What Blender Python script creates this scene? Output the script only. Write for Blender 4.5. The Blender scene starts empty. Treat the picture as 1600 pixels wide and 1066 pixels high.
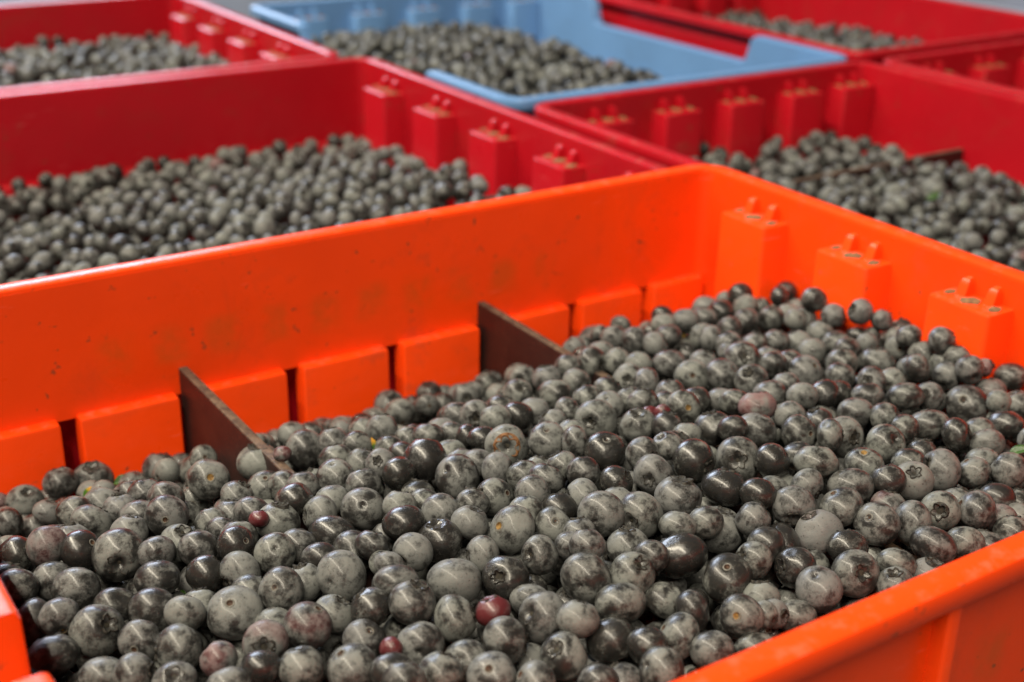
import bpy, math, random
import numpy as np
from mathutils import Vector, Matrix

# ---------------------------------------------------------------- camera, world, lamps, exposure
S = 0.2                    # metres per layout unit
ZC = 0.36                  # camera height over the floor
FPX = 2062.83
CA = np.array([0.83741861, 0.20147307, -0.50807349])    # world X in camera axes
CB = np.array([-0.54629781, 0.33744109, -0.76661086])   # world Y
CZ = np.array([0.01699343, 0.91953364, 0.39264375])     # world Z
scene = bpy.context.scene
cam_d = bpy.data.cameras.new("camera"); cam = bpy.data.objects.new("camera", cam_d)
scene.collection.objects.link(cam); scene.camera = cam
M = Matrix(((CA[0], CA[1], CA[2], 0), (CB[0], CB[1], CB[2], 0), (CZ[0], CZ[1], CZ[2], ZC), (0, 0, 0, 1)))
cam.matrix_world = M
cam_d.sensor_width = 36; cam_d.lens = FPX / 1600 * 36
cam_d.clip_start = 0.02; cam_d.clip_end = 60
cam_d.dof.use_dof = True; cam_d.dof.focus_distance = 0.446; cam_d.dof.aperture_fstop = 9.6

world = bpy.data.worlds.new("World"); scene.world = world; world.use_nodes = True
wbg = world.node_tree.nodes["Background"]
wbg.inputs[0].default_value = (0.80, 0.82, 0.88, 1); wbg.inputs[1].default_value = 0.07

def area(name, loc, target, sx, sy, power, col, spin=0.0):
    l = bpy.data.lights.new(name, 'AREA'); l.shape = 'RECTANGLE'; l.size = sx; l.size_y = sy
    l.energy = power; l.color = col
    o = bpy.data.objects.new(name, l); scene.collection.objects.link(o)
    d = Vector(target) - Vector(loc)
    q = d.to_track_quat('-Z', 'Y'); o.rotation_mode = 'QUATERNION'; o.rotation_quaternion = q @ __import__('mathutils').Quaternion((0, 0, 1), spin)
    o.location = loc
    return o
# long warm ceiling tube fitting running along the crates, and a cool window beyond them
tube = area("ceiling_tube", (-0.54, 0.42, 1.86), (0.30, 0.42, 0.1), 4.2, 0.08, 145, (1.0, 0.89, 0.70))
window_light = area("window_light", (0.75, 4.6, 2.0), (0.3, 0.6, 0.1), 1.8, 1.3, 128, (0.72, 0.82, 1.0))

scene.view_settings.view_transform = 'Standard'; scene.view_settings.look = 'None'
scene.view_settings.exposure = 0.0; scene.view_settings.gamma = 1.0
scene.view_settings.use_curve_mapping = False
scene.cycles.max_bounces = 6; scene.cycles.diffuse_bounces = 4; scene.cycles.glossy_bounces = 3
scene.cycles.use_denoising = True

random.seed(3); RNG = np.random.default_rng(11)

# ---------------------------------------------------------------- helpers
def link(name, mesh, parent=None, mats=()):
    o = bpy.data.objects.new(name, mesh); scene.collection.objects.link(o)
    for m in mats:
        if m.name not in [x.name for x in mesh.materials if x]: mesh.materials.append(m)
    if parent is not None: o.parent = parent
    return o
def empty(name, loc, rz=0.0):
    o = bpy.data.objects.new(name, None); scene.collection.objects.link(o)
    o.empty_display_size = 0.02; o.location = loc; o.rotation_euler = (0, 0, rz); return o
def tag(o, label=None, cat=None, group=None, kind=None):
    if label: o["label"] = label
    if cat: o["category"] = cat
    if group: o["group"] = group
    if kind: o["kind"] = kind
    return o
def mesh_py(name, verts, faces, smooth=True, sharp=math.radians(35)):
    me = bpy.data.meshes.new(name); me.from_pydata([tuple(v) for v in verts], [], [tuple(f) for f in faces]); me.update()
    if smooth:
        for p in me.polygons: p.use_smooth = True
        try: me.set_sharp_from_angle(angle=sharp)
        except Exception: pass
    return me

class NT:
    def __init__(s, name):
        s.m = bpy.data.materials.new(name); s.m.use_nodes = True; s.t = s.m.node_tree
        s.b = s.t.nodes["Principled BSDF"]; s.out = s.t.nodes["Material Output"]
    def n(s, typ, **kw):
        nd = s.t.nodes.new(typ)
        for k, v in kw.items(): setattr(nd, k, v)
        return nd
    def l(s, a, b): s.t.links.new(a, b)
    def val(s, sock, v):
        if isinstance(v, bpy.types.NodeSocket): s.l(v, sock)
        else: sock.default_value = v
    def math(s, op, a, b=0.0, c=0.0, clamp=False):
        nd = s.n("ShaderNodeMath", operation=op); nd.use_clamp = clamp
        s.val(nd.inputs[0], a); s.val(nd.inputs[1], b)
        if len(nd.inputs) > 2: s.val(nd.inputs[2], c)
        return nd.outputs[0]
    def vmath(s, op, a, b=(0, 0, 0)):
        nd = s.n("ShaderNodeVectorMath", operation=op); s.val(nd.inputs[0], a); s.val(nd.inputs[1], b)
        return nd.outputs[0]
    def mix(s, f, a, b):
        nd = s.n("ShaderNodeMix", data_type='RGBA'); s.val(nd.inputs[0], f)
        s.val(nd.inputs[6], a if isinstance(a, bpy.types.NodeSocket) else (*a[:3], 1)); s.val(nd.inputs[7], b if isinstance(b, bpy.types.NodeSocket) else (*b[:3], 1))
        return nd.outputs[2]
    def noise(s, vec, scale, detail=3.0, rough=0.55, dist=0.0):
        nd = s.n("ShaderNodeTexNoise"); nd.inputs["Scale"].default_value = scale; nd.inputs["Detail"].default_value = detail
        nd.inputs["Roughness"].default_value = rough; nd.inputs["Distortion"].default_value = dist
        if vec is not None: s.l(vec, nd.inputs["Vector"])
        return nd.outputs[0]
    def ss(s, v, a, b, lo=0.0, hi=1.0):
        nd = s.n("ShaderNodeMapRange", interpolation_type='SMOOTHSTEP'); s.val(nd.inputs[0], v)
        nd.inputs[1].default_value = a; nd.inputs[2].default_value = b; nd.inputs[3].default_value = lo; nd.inputs[4].default_value = hi
        return nd.outputs[0]
    def bump(s, h, strength, dist):
        nd = s.n("ShaderNodeBump"); nd.inputs["Strength"].default_value = strength; nd.inputs["Distance"].default_value = dist
        s.l(h, nd.inputs["Height"]); return nd.outputs[0]

# ---------------------------------------------------------------- materials
def plastic(name, col, dirt=(0.10, 0.055, 0.025), stencil=False, worn=1.0, rough=0.30):
    t = NT(name); geo = t.n("ShaderNodeNewGeometry"); tc = t.n("ShaderNodeTexCoord")
    pos = geo.outputs["Position"]; nz = t.n("ShaderNodeSeparateXYZ"); t.l(geo.outputs["True Normal"], nz.inputs[0])
    big = t.noise(pos, 9, 3, 0.6); mid = t.noise(pos, 55, 4, 0.6); fine = t.noise(pos, 900, 3, 0.6)
    spk = t.noise(pos, 210, 2, 0.5)
    # faint hue drift of moulded plastic
    c = t.mix(t.ss(big, 0.35, 0.7), tuple(x * 0.93 for x in col), tuple(min(1, x * 1.06) for x in col))
    # small grubby specks and smears
    speck = t.math('MULTIPLY', t.ss(spk, 0.66, 0.74), t.ss(mid, 0.46, 0.62))
    c = t.mix(t.math('MULTIPLY', speck, 0.8 * worn), c, dirt)
    wash = t.noise(pos, 22, 5, 0.7, 1.0)
    c = t.mix(t.math('MULTIPLY', t.ss(wash, 0.5, 0.75), 0.16 * worn), c, dirt)
    smear = t.math('MULTIPLY', t.ss(mid, 0.56, 0.72), t.ss(big, 0.48, 0.62))
    c = t.mix(t.math('MULTIPLY', smear, 0.26 * worn), c, dirt)
    # soil lying on ledges
    up = t.ss(nz.outputs[2], 0.75, 0.97)
    scuff = t.math('MULTIPLY', up, t.ss(t.noise(pos, 130, 4, 0.7), 0.5, 0.68))
    c = t.mix(t.math('MULTIPLY', scuff, 0.16), c, (0.45, 0.27, 0.20))
    # fine scratches: stretched noise
    mp = t.n("ShaderNodeMapping"); mp.inputs["Scale"].default_value = (0.25, 0.25, 6); mp.inputs["Rotation"].default_value = (0.5, 0.2, 0.4)
    t.l(pos, mp.inputs[0]); scr = t.noise(mp.outputs[0], 260, 2, 0.5)
    scrm = t.math('MULTIPLY', t.ss(scr, 0.70, 0.74), t.ss(t.noise(pos, 30, 2), 0.52, 0.62))
    c = t.mix(t.math('MULTIPLY', scrm, 0.55 * worn), c, tuple(min(1, x * 1.1 + 0.12) for x in col))
    if stencil:
        # worn-off block stencil: a row of faint soft grubby squares, on object coordinates (metres)
        sp = t.n("ShaderNodeSeparateXYZ"); t.l(tc.outputs["Object"], sp.inputs[0])
        x, z = sp.outputs[0], sp.outputs[2]
        w = t.math('MULTIPLY', t.math('SUBTRACT', x, -0.130), 1 / 0.0245)
        fr = t.math('FRACT', w); wob = t.math('MULTIPLY', t.math('SUBTRACT', mid, 0.5), 0.5)
        fx = t.math('ABSOLUTE', t.math('SUBTRACT', t.math('ADD', fr, wob), 0.5))
        mx = t.ss(fx, 0.10, 0.46, 1, 0)
        rng = t.math('MULTIPLY', t.ss(w, -0.02, 0.05), t.ss(w, 9.95, 10.02, 1, 0))
        mz = t.ss(t.math('ABSOLUTE', t.math('ADD', t.math('SUBTRACT', z, stencil), t.math('MULTIPLY', wob, 0.012))), 0.004, 0.0125, 1, 0)
        sm_ = t.math('MULTIPLY', t.math('MULTIPLY', mx, rng), t.math('MULTIPLY', mz, t.ss(t.noise(pos, 70, 3, 0.6), 0.28, 0.66)))
        c = t.mix(t.math('MULTIPLY', sm_, 0.32), c, (0.30, 0.10, 0.012))
    t.l(c, t.b.inputs["Base Color"])
    r = t.math('ADD', t.math('MULTIPLY', mid, 0.22), rough - 0.10); r = t.math('ADD', r, t.math('MULTIPLY', smear, 0.15))
    t.l(r, t.b.inputs["Roughness"])
    t.b.inputs["Specular IOR Level"].default_value = 0.36
    h = t.math('ADD', t.math('MULTIPLY', fine, 0.35), t.math('MULTIPLY', t.noise(pos, 160, 2), 0.8))
    t.l(t.bump(h, 0.22, 0.0006), t.b.inputs["Normal"])
    return t.m
ORANGE = plastic("orange_plastic", (0.90, 0.060, 0.004), stencil=0.1305)
ORANGE_BLOCK = plastic("orange_plastic_block", (0.90, 0.060, 0.004))
RED = plastic("red_plastic", (0.39, 0.0055, 0.013), worn=1.0)
WHITE = plastic("white_plastic", (0.22, 0.25, 0.34), worn=0.5)
BLUE = plastic("blue_plastic", (0.125, 0.26, 0.51), dirt=(0.08, 0.10, 0.14), worn=0.9)

def soil_mat():
    t = NT("soil_crust"); pos = t.n("ShaderNodeNewGeometry").outputs["Position"]
    n = t.noise(pos, 500, 4, 0.7)
    t.l(t.mix(t.ss(n, 0.35, 0.7), (0.10, 0.05, 0.02), (0.28, 0.15, 0.06)), t.b.inputs["Base Color"])
    t.b.inputs["Roughness"].default_value = 0.9; t.l(t.bump(n, 0.8, 0.001), t.b.inputs["Normal"]); return t.m
SOIL = soil_mat()

def divider_mat():
    t = NT("brown_fibreboard"); pos = t.n("ShaderNodeNewGeometry").outputs["Position"]
    n = t.noise(pos, 60, 4, 0.65); f = t.noise(pos, 700, 3, 0.6)
    c = t.mix(t.ss(n, 0.35, 0.7), (0.010, 0.004, 0.0035), (0.022, 0.008, 0.006))
    c = t.mix(t.math('MULTIPLY', t.ss(f, 0.66, 0.74), 0.5), c, (0.15, 0.08, 0.05))
    t.l(c, t.b.inputs["Base Color"]); t.b.inputs["Roughness"].default_value = 0.5
    t.l(t.bump(f, 0.3, 0.0005), t.b.inputs["Normal"]); return t.m
DIVIDER = divider_mat()
def edge_mat():
    t = NT("worn_board_edge"); pos = t.n("ShaderNodeNewGeometry").outputs["Position"]
    n = t.noise(pos, 220, 4, 0.7)
    t.l(t.mix(t.ss(n, 0.35, 0.7), (0.045, 0.026, 0.018), (0.13, 0.085, 0.055)), t.b.inputs["Base Color"])
    t.b.inputs["Roughness"].default_value = 0.65; t.l(t.bump(n, 0.5, 0.0006), t.b.inputs["Normal"]); return t.m
EDGE = edge_mat()

def berry_mat(name, attr):
    """Bloomed blueberry skin. tone = (bloom, redness, gloss): from the object colour, or from a mesh attribute for the heap."""
    t = NT(name); at = t.n("ShaderNodeAttribute", attribute_name="loc")
    if attr:
        tn = t.n("ShaderNodeAttribute", attribute_name="tone"); col = tn.outputs["Color"]
        vec = at.outputs["Vector"]; rnd = tn.outputs["Alpha"]
    else:
        oi = t.n("ShaderNodeObjectInfo"); col = oi.outputs["Color"]; rnd = oi.outputs["Random"]
        cb = t.n("ShaderNodeCombineXYZ")
        t.l(t.math('MULTIPLY', rnd, 91.7), cb.inputs[0]); t.l(t.math('MULTIPLY', rnd, 37.3), cb.inputs[1]); t.l(t.math('MULTIPLY', rnd, 53.1), cb.inputs[2])
        vec = t.vmath('ADD', at.outputs["Vector"], cb.outputs[0])
    sp = t.n("ShaderNodeSeparateColor"); t.l(col, sp.inputs[0]); bloom, red, gloss = sp.outputs[0], sp.outputs[1], sp.outputs[2]
    pol = t.n("ShaderNodeAttribute", attribute_name="pole").outputs["Fac"]      # 1 inside the calyx cup and stem dimple
    n1 = t.noise(vec, 1.3, 4, 0.55, 0.3)       # big rubbed patches
    n2 = t.noise(vec, 3.6, 6, 0.62, 0.3)       # blotches
    n3 = t.noise(vec, 17, 3, 0.6)              # mottling
    n4 = t.noise(vec, 60, 2, 0.6)              # powder grain
    m = t.math('ADD', t.math('MULTIPLY', n1, 1.15), t.math('MULTIPLY', n2, 0.62))
    m = t.math('ADD', m, t.math('MULTIPLY', n3, 0.44))
    thr = t.math('SUBTRACT', 1.46, t.math('MULTIPLY', bloom, 0.66))
    d = t.math('SUBTRACT', m, thr)
    mask = t.ss(d, -0.16, 0.17)
    # thin clean scratches through the bloom
    mp = t.n("ShaderNodeMapping"); mp.inputs["Scale"].default_value = (1, 7, 1.2); mp.inputs["Rotation"].default_value = (0.7, 0.4, 1.1); t.l(vec, mp.inputs[0])
    sc = t.ss(t.noise(mp.outputs[0], 2.2, 3, 0.6, 0.8), 0.68, 0.74, 1, 0.45)
    spots = t.ss(t.noise(vec, 8.5, 1, 0.4), 0.68, 0.73, 1, 0.35)
    mask = t.math('MULTIPLY', t.math('MULTIPLY', mask, sc), spots)
    mask = t.math('MULTIPLY', mask, t.math('SUBTRACT', 1.0, t.math('MULTIPLY', pol, 0.85)))
    powder = t.math('ADD', 0.62, t.math('MULTIPLY', n4, 0.16)); powder = t.math('ADD', powder, t.math('MULTIPLY', n2, 0.42))
    skin = t.mix(t.ss(n2, 0.4, 0.7), (0.008, 0.0075, 0.0075), (0.016, 0.013, 0.011))
    redm = t.math('MULTIPLY', red, t.ss(t.math('ADD', t.noise(vec, 0.75, 2, 0.5), t.math('MULTIPLY', red, 0.25)), 0.50, 0.68))
    skin = t.mix(redm, skin, (0.075, 0.009, 0.012))
    dust = t.mix(t.ss(n1, 0.3, 0.7), (0.122, 0.129, 0.122), (0.186, 0.194, 0.182))
    dust = t.mix(t.math('MULTIPLY', rnd, 0.55), dust, (0.128, 0.126, 0.134))
    dust = t.mix(redm, dust, (0.18, 0.095, 0.10))
    amt = t.math('MULTIPLY', mask, powder)
    amt = t.math('MULTIPLY', amt, t.math('ADD', 0.55, t.math('MULTIPLY', bloom, 0.55)), clamp=True)
    base = t.mix(amt, skin, dust)
    haze = t.mix(0.06, base, dust)
    t.l(haze, t.b.inputs["Base Color"])
    r = t.math('SUBTRACT', 0.36, t.math('MULTIPLY', gloss, 0.10)); r = t.math('ADD', t.math('MULTIPLY', amt, 0.20), r)
    t.l(r, t.b.inputs["Roughness"])
    t.l(t.math('SUBTRACT', 0.34, t.math('MULTIPLY', amt, 0.24)), t.b.inputs["Specular IOR Level"])
    t.b.inputs["Coat Roughness"].default_value = 0.18; t.b.inputs["Coat IOR"].default_value = 1.45
    t.l(t.math('SUBTRACT', t.math('ADD', 0.13, t.math('MULTIPLY', gloss, 0.36)), t.math('MULTIPLY', amt, 0.12)), t.b.inputs["Coat Weight"])
    h = t.math('ADD', t.math('MULTIPLY', n3, 0.3), t.math('ADD', t.math('MULTIPLY', n2, 1.0), t.math('MULTIPLY', n4, 0.05)))
    t.l(t.bump(h, 0.30, 0.0009), t.b.inputs["Normal"])
    return t.m
BERRY = berry_mat("blueberry_skin", False); BERRY_HEAP = berry_mat("blueberry_skin_heap", True)

def simple(name, c0, c1, scale=400, rough=0.7, spec=0.3):
    t = NT(name); at = t.n("ShaderNodeNewGeometry").outputs["Position"]
    n = t.noise(at, scale, 3, 0.6)
    t.l(t.mix(t.ss(n, 0.35, 0.65), c0, c1), t.b.inputs["Base Color"]); t.b.inputs["Roughness"].default_value = rough
    t.b.inputs["Specular IOR Level"].default_value = spec
    t.l(t.bump(n, 0.4, 0.0003), t.b.inputs["Normal"]); return t.m
CALYX = simple("calyx_husk", (0.004, 0.0035, 0.003), (0.032, 0.029, 0.024), 900)
CALYX_CUP = simple("calyx_cup", (0.004, 0.003, 0.002), (0.03, 0.026, 0.018), 700)
CALYX_TAN = simple("calyx_tan", (0.09, 0.035, 0.012), (0.17, 0.08, 0.03), 700)
SCAR_RING = simple("scar_ring", (0.07, 0.068, 0.06), (0.13, 0.125, 0.11), 900)
SCAR_PIT = simple("scar_pit", (0.020, 0.009, 0.005), (0.055, 0.026, 0.012), 900)
SCAR_GOLD = simple("scar_gold", (0.09, 0.045, 0.01), (0.22, 0.13, 0.035), 900)

# ---------------------------------------------------------------- floor
floor_m = simple("dark_concrete", (0.05, 0.05, 0.052), (0.085, 0.085, 0.09), 14, 0.6, 0.4)
link("floor", mesh_py("floor", [(-6, -4, 0), (12, -4, 0), (12, 14, 0), (-6, 14, 0)], [(0, 1, 2, 3)], False), None, [floor_m])["kind"] = "structure"

# ---------------------------------------------------------------- crates
def rr_loop(hx, hy, r, ns=40, nc=6, cuts=()):
    """Closed rounded rectangle, counter-clockwise; extra: y positions to sample on the x sides, or ('x', v)."""
    r = max(r, 0.0005); pts = []
    def side(a, b, cuts):
        ts = sorted(set([i / ns for i in range(ns + 1)] + list(cuts))); return [(a[0] + (b[0] - a[0]) * t, a[1] + (b[1] - a[1]) * t) for t in ts]
    def corner(cx, cy, a0): return [(cx + r * math.cos(a0 + k / nc * math.pi / 2), cy + r * math.sin(a0 + k / nc * math.pi / 2)) for k in range(1, nc)]
    A, B, C, D = (hx, -hy + r), (hx, hy - r), (hx - r, hy), (-hx + r, hy)
    E_, F, G, H_ = (-hx, hy - r), (-hx, -hy + r), (-hx + r, -hy), (hx - r, -hy)
    pts += side(A, B, ()); pts += corner(hx - r, hy - r, 0); pts += side(C, D, [(C[0] - v) / (C[0] - D[0]) for v in cuts]); pts += corner(-hx + r, hy - r, math.pi / 2)
    pts += side(E_, F, ()); pts += corner(-hx + r, -hy + r, math.pi); pts += side(G, H_, [(v - G[0]) / (H_[0] - G[0]) for v in cuts]); pts += corner(hx - r, -hy + r, 1.5 * math.pi)
    return pts
def loft(rings, close=False, cap_end=False, cap_start=False):
    n = len(rings[0]); V = [p for rg in rings for p in rg]; F = []
    m = len(rings)
    for k in range(m if close else m - 1):
        a, b = k * n, ((k + 1) % m) * n
        for i in range(n):
            j = (i + 1) % n; F.append((a + i, a + j, b + j, b + i))
    if cap_end: F.append(tuple(range((m - 1) * n, m * n)))
    if cap_start: F.append(tuple(reversed(range(n))))
    return V, F
def roundbox(x0, x1, y0, y1, z0, z1, r, ch, draft=0.0, nc=4):
    cx, cy = (x0 + x1) / 2, (y0 + y1) / 2; hx, hy = (x1 - x0) / 2, (y1 - y0) / 2
    rings = []
    for (ins, z) in ((-draft, z0), (0, z1 - ch), (ch * 0.3, z1 - ch * 0.3), (ch, z1)):
        rings.append([(cx + p[0], cy + p[1], z) for p in rr_loop(hx - ins, hy - ins, max(r - max(ins, 0) * 0.5, 0.0006), 1, nc)])
    return loft(rings, cap_end=True)
def join(parts):
    V, F, MI = [], [], []
    for v, f, mi in parts:
        o = len(V); V += v; F += [tuple(i + o for i in q) for q in f]; MI += [mi] * len(f)
    return V, F, MI

def make_crate(label, centre, L, W, h, mat, block_mat, rot=0.0, slots=(), notch=(), nblocks=5, group="plastic crates of blueberries", ribs=(), radius=0.018, block_on=(1, -1)):
    """L along local x (slotted side walls), W along local y (end walls with stacking blocks)."""
    root = empty("fruit_crate", (centre[0], centre[1], 0), rot)
    tag(root, label, "crate", group)
    hx, hy = L / 2, W / 2
    def drop(x, y):
        d = 0
        for (sx, sy, c, half, depth, slope) in notch:      # side normal, centre along the side, half width, depth
            on = (sx and x * sx > hx - 0.03) or (sy and y * sy > hy - 0.03)
            if on:
                s = y if sx else x
                t = (half - abs(s - c)) / slope; t = min(max(t, 0), 1); d = max(d, depth * t * t * (3 - 2 * t))
        return d
    cuts = [v + e for v in slots for e in (-.0045, .0045)]
    def ring(ix, iy, z, top=False, ns=90):
        out = []
        for (x, y) in rr_loop(hx - ix, hy - iy, max(radius - (ix + iy) / 2, 0.004), ns, 6, cuts):
            out.append((x, y, z - (drop(x, y) if top else 0)))
        return out
    b = [ring(.010, .010, 0), ring(.0095, .0095, .012), ring(.007, .007, h - .0617), ring(.0066, .0066, h - .0022, True), ring(.0102, .0102, h - .0022, True),
         ring(.0112, .0115, h - .0615), ring(.0112, .0075, h - .0617), ring(.018, .0100, .012), ring(.018, .0105, .006)]
    V, F = loft(b, cap_end=True, cap_start=True)
    def in_slot(f):        # the slots of the far side wall are cut right through
        if len(f) != 4: return False
        c = [sum(V[i][k] for i in f) / 4 for k in range(3)]
        zs = [V[i][2] for i in f]
        return c[1] > hy - .02 and min(zs) > .011 and max(zs) < h - .0610 and max(zs) - min(zs) > .02 and any(abs(c[0] - v) < .0044 for v in slots)
    F = [f for f in F if not in_slot(f)]
    link("crate_body", mesh_py("crate_body", V, F), root, [mat])
    rg = [ring(.0064, .0064, h - .0078, True), ring(.0005, .0005, h - .0078, True), ring(0, 0, h - .0070, True), ring(0, 0, h - .0016, True), ring(.0006, .0006, h - .0006, True),
          ring(.0020, .0020, h, True), ring(.0082, .0082, h, True), ring(.0095, .0095, h - .0006, True), ring(.0100, .0100, h - .0018, True), ring(.0098, .0098, h - .0030, True)]
    V, F = loft(rg, close=True)
    link("rim", mesh_py("rim", V, F), root, [mat])
    # slotted boards of the side walls
    if slots:
        edges = [-hx + .0135] + list(slots) + [hx - .0135]
        for sy in (1, -1):
            for k in range(len(edges) - 1):
                a, c = edges[k] + (.0040 if k else 0), edges[k + 1] - (.0040 if k < len(edges) - 2 else 0)
                y0, y1 = sorted((sy * (hy - .0073), sy * (hy - .0178)))
                V, F = roundbox(a, c, y0, y1, .0062, h - .0600, .0012, .0016, .0)
                link("wall_panel", mesh_py("wall_panel", V, F), root, [mat])
    # stacking blocks of the end walls, each with its pair of fins and a little soil on top
    zt_ = h - .0142; dp = .0165; hw = .0165
    rnd = random.Random(hash(label) % 999 if False else int(L * 10000) + int(centre[0] * 1000))
    def soil(cx, cy, ax, ay):
        pts = [(cx + ax * math.cos(t) * rnd.uniform(.6, 1.1), cy + ay * math.sin(t) * rnd.uniform(.6, 1.1)) for t in [k / 10 * 2 * math.pi for k in range(10)]]
        return loft([[(x, y, zt_ - .0002) for x, y in pts], [(x * .97 + cx * .03, y * .97 + cy * .03, zt_ + .0004) for x, y in pts], [(x * .6 + cx * .4, y * .6 + cy * .4, zt_ + .0008) for x, y in pts]], cap_end=True)
    mesh = None
    for sx in block_on:
        for k in range(nblocks):
            y = max(-hy + .0215 + k * (W - .079) / (nblocks - 1), -hy + .0275)
            if mesh is None:
                p = [(*roundbox(-dp, .003, -hw, hw, .0062 , zt_, .0024, .0012, .0016), 0)]
                for fy in (-.0074, .0074):
                    def fq(x, w, z): return [(x, fy - w, z), (.003, fy - w, z), (.003, fy + w, z), (x, fy + w, z)]
                    r1 = fq(-.0062, .0026, zt_ - .001); r2 = fq(-.0042, .0024, h - .0098); r3 = fq(-.0032, .0019, h - .0076); r4 = fq(-.0018, .0012, h - .0067)
                    p.append((*loft([r1, r2, r3, r4], cap_end=True), 0))
                p.append((*soil(-.0068, .0, .0062, .0048), 1)); p.append((*soil(-.0070, -.0122, .0050, .0030), 1)); p.append((*soil(-.0060, .0122, .0046, .0026), 1))
                V, F, MI = join(p); mesh = mesh_py("stacking_block", V, F)
                mesh.materials.append(block_mat); mesh.materials.append(SOIL)
                for q, mi in zip(mesh.polygons, MI): q.material_index = mi
            o = link("stacking_block", mesh, root)
            o.location = (sx * (hx - .0108), y, 0); o.rotation_euler = (0, 0, 0 if sx > 0 else math.pi)
    for x in ribs:
        V, F = roundbox(x - .0025, x + .0025, -hy + .0015, -hy + .010, .002, h - .0080, .0012, .0004, 0)
        link("outer_rib", mesh_py("outer_rib", V, F), root, [mat])
    return root

def U(X0, X1, Y0, Y1, k=1.0):
    s = S * k; return ((X0 + X1) / 2 * s, (Y0 + Y1) / 2 * s), (X1 - X0) * s, (Y1 - Y0) * s
KO = 0.96
RIM = ZC - S                                  # rim height of the red and blue crates
rel = [-.1930, -.1415, -.0905, -.0375, .0135, .0690, .1165, .168]
# the orange crate
c, L, W = U(.21, 2.505, .93, 2.77, KO)
oslots = [x * KO * S - c[0] for x in (.353, .622, .891, 1.156, 1.43, 1.697, 1.984, 2.233)]
make_crate("bright orange crate heaped with blueberries, two brown dividers standing in it", c, L, W, ZC - S * KO, ORANGE, ORANGE_BLOCK, 0.0, oslots,
           notch=[(-1, 0, 1.468 * KO * S - c[1], .0125, .036, .004)], ribs=[x * KO * S - c[0] for x in (.46, .915, 1.37, 1.82, 2.27)], block_on=(1,))
CR = {}
def crate(key, label, X0, X1, Y0, Y1, mat, type2, notch=()):
    c, L, W = U(X0, X1, Y0, Y1)
    if type2: L, W = W, L
    sl = [v * L / .44 for v in (-.165, -.115, -.063, -.012, .039, .091, .142)]
    make_crate(label, c, L, W, RIM, mat, mat, math.pi / 2 if type2 else 0.0, sl, notch)
crate("mid", "deep red crate of blueberries directly behind the orange crate", .065, 2.36, 2.70, 4.60, RED, False)
crate("back", "red crate at the upper left, behind the other red crate and beside the blue one", -.01, 2.285, 4.64, 6.46, RED, False)
crate("right", "red crate with a short dark divider, right behind the orange crate's ribbed end wall", 2.43, 4.03, 1.33, 3.62, RED, True)
hb = 1.05 * S / 2
crate("blue", "pale blue crate with hand notches, the only blue one", 2.41, 4.05, 3.66, 5.96, BLUE, True,
      notch=[(0, -1, (4.80 - 4.81) * S, .118, .024, .010), (0, 1, (4.80 - 4.81) * S, .112, .024, .010)])
crate("farright", "red crate at the top right corner, beyond the blue crate's notched wall", 4.10, 5.60, 3.70, 5.95, RED, True)
crate("side", "red crate at the right edge of which only the far ribbed wall shows", 4.08, 5.75, 1.33, 3.60, RED, True)

crate("white", "empty whitish crate just showing at the top right corner behind the red one", 5.66, 7.30, 3.70, 5.95, WHITE, True)

# brown divider boards, lifted out of their slots at will
def divider(label, p0, p1, ztop, thick=.0042):
    d = Vector((p1[0] - p0[0], p1[1] - p0[1])); Lh = d.length
    root = empty("divider_board", ((p0[0] + p1[0]) / 2, (p0[1] + p1[1]) / 2, .007), math.atan2(d.y, d.x))
    tag(root, label, "divider", "brown divider boards")
    V, F = roundbox(-Lh / 2, Lh / 2, -thick / 2, thick / 2, 0, ztop - .007 - .0006, .0008, .0002)
    link("board", mesh_py("board", V, F), root, [DIVIDER])
    V, F = roundbox(-Lh / 2 + .0002, Lh / 2 - .0002, -thick / 2 + .0001, thick / 2 - .0001, ztop - .0085, ztop - .007, .0007, .0005)
    link("worn_top_edge", mesh_py("worn_top_edge", V, F), root, [EDGE])
ko = KO * S
divider("dark brown divider board near the notched end, nearer of the two in the orange crate", (.893 * ko, 1.0 * ko), (.893 * ko, 2.712 * ko), ZC - 1.254 * ko)
divider("dark brown divider board farther from the notched end, half way along the orange crate", (1.697 * ko, 1.0 * ko), (1.697 * ko, 2.712 * ko), ZC - 1.254 * ko)
divider("short dark divider end showing against the red crate's plain wall", (2.50 * S, 3.04 * S), (3.972 * S, 3.04 * S), ZC - 1.220 * S)

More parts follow.
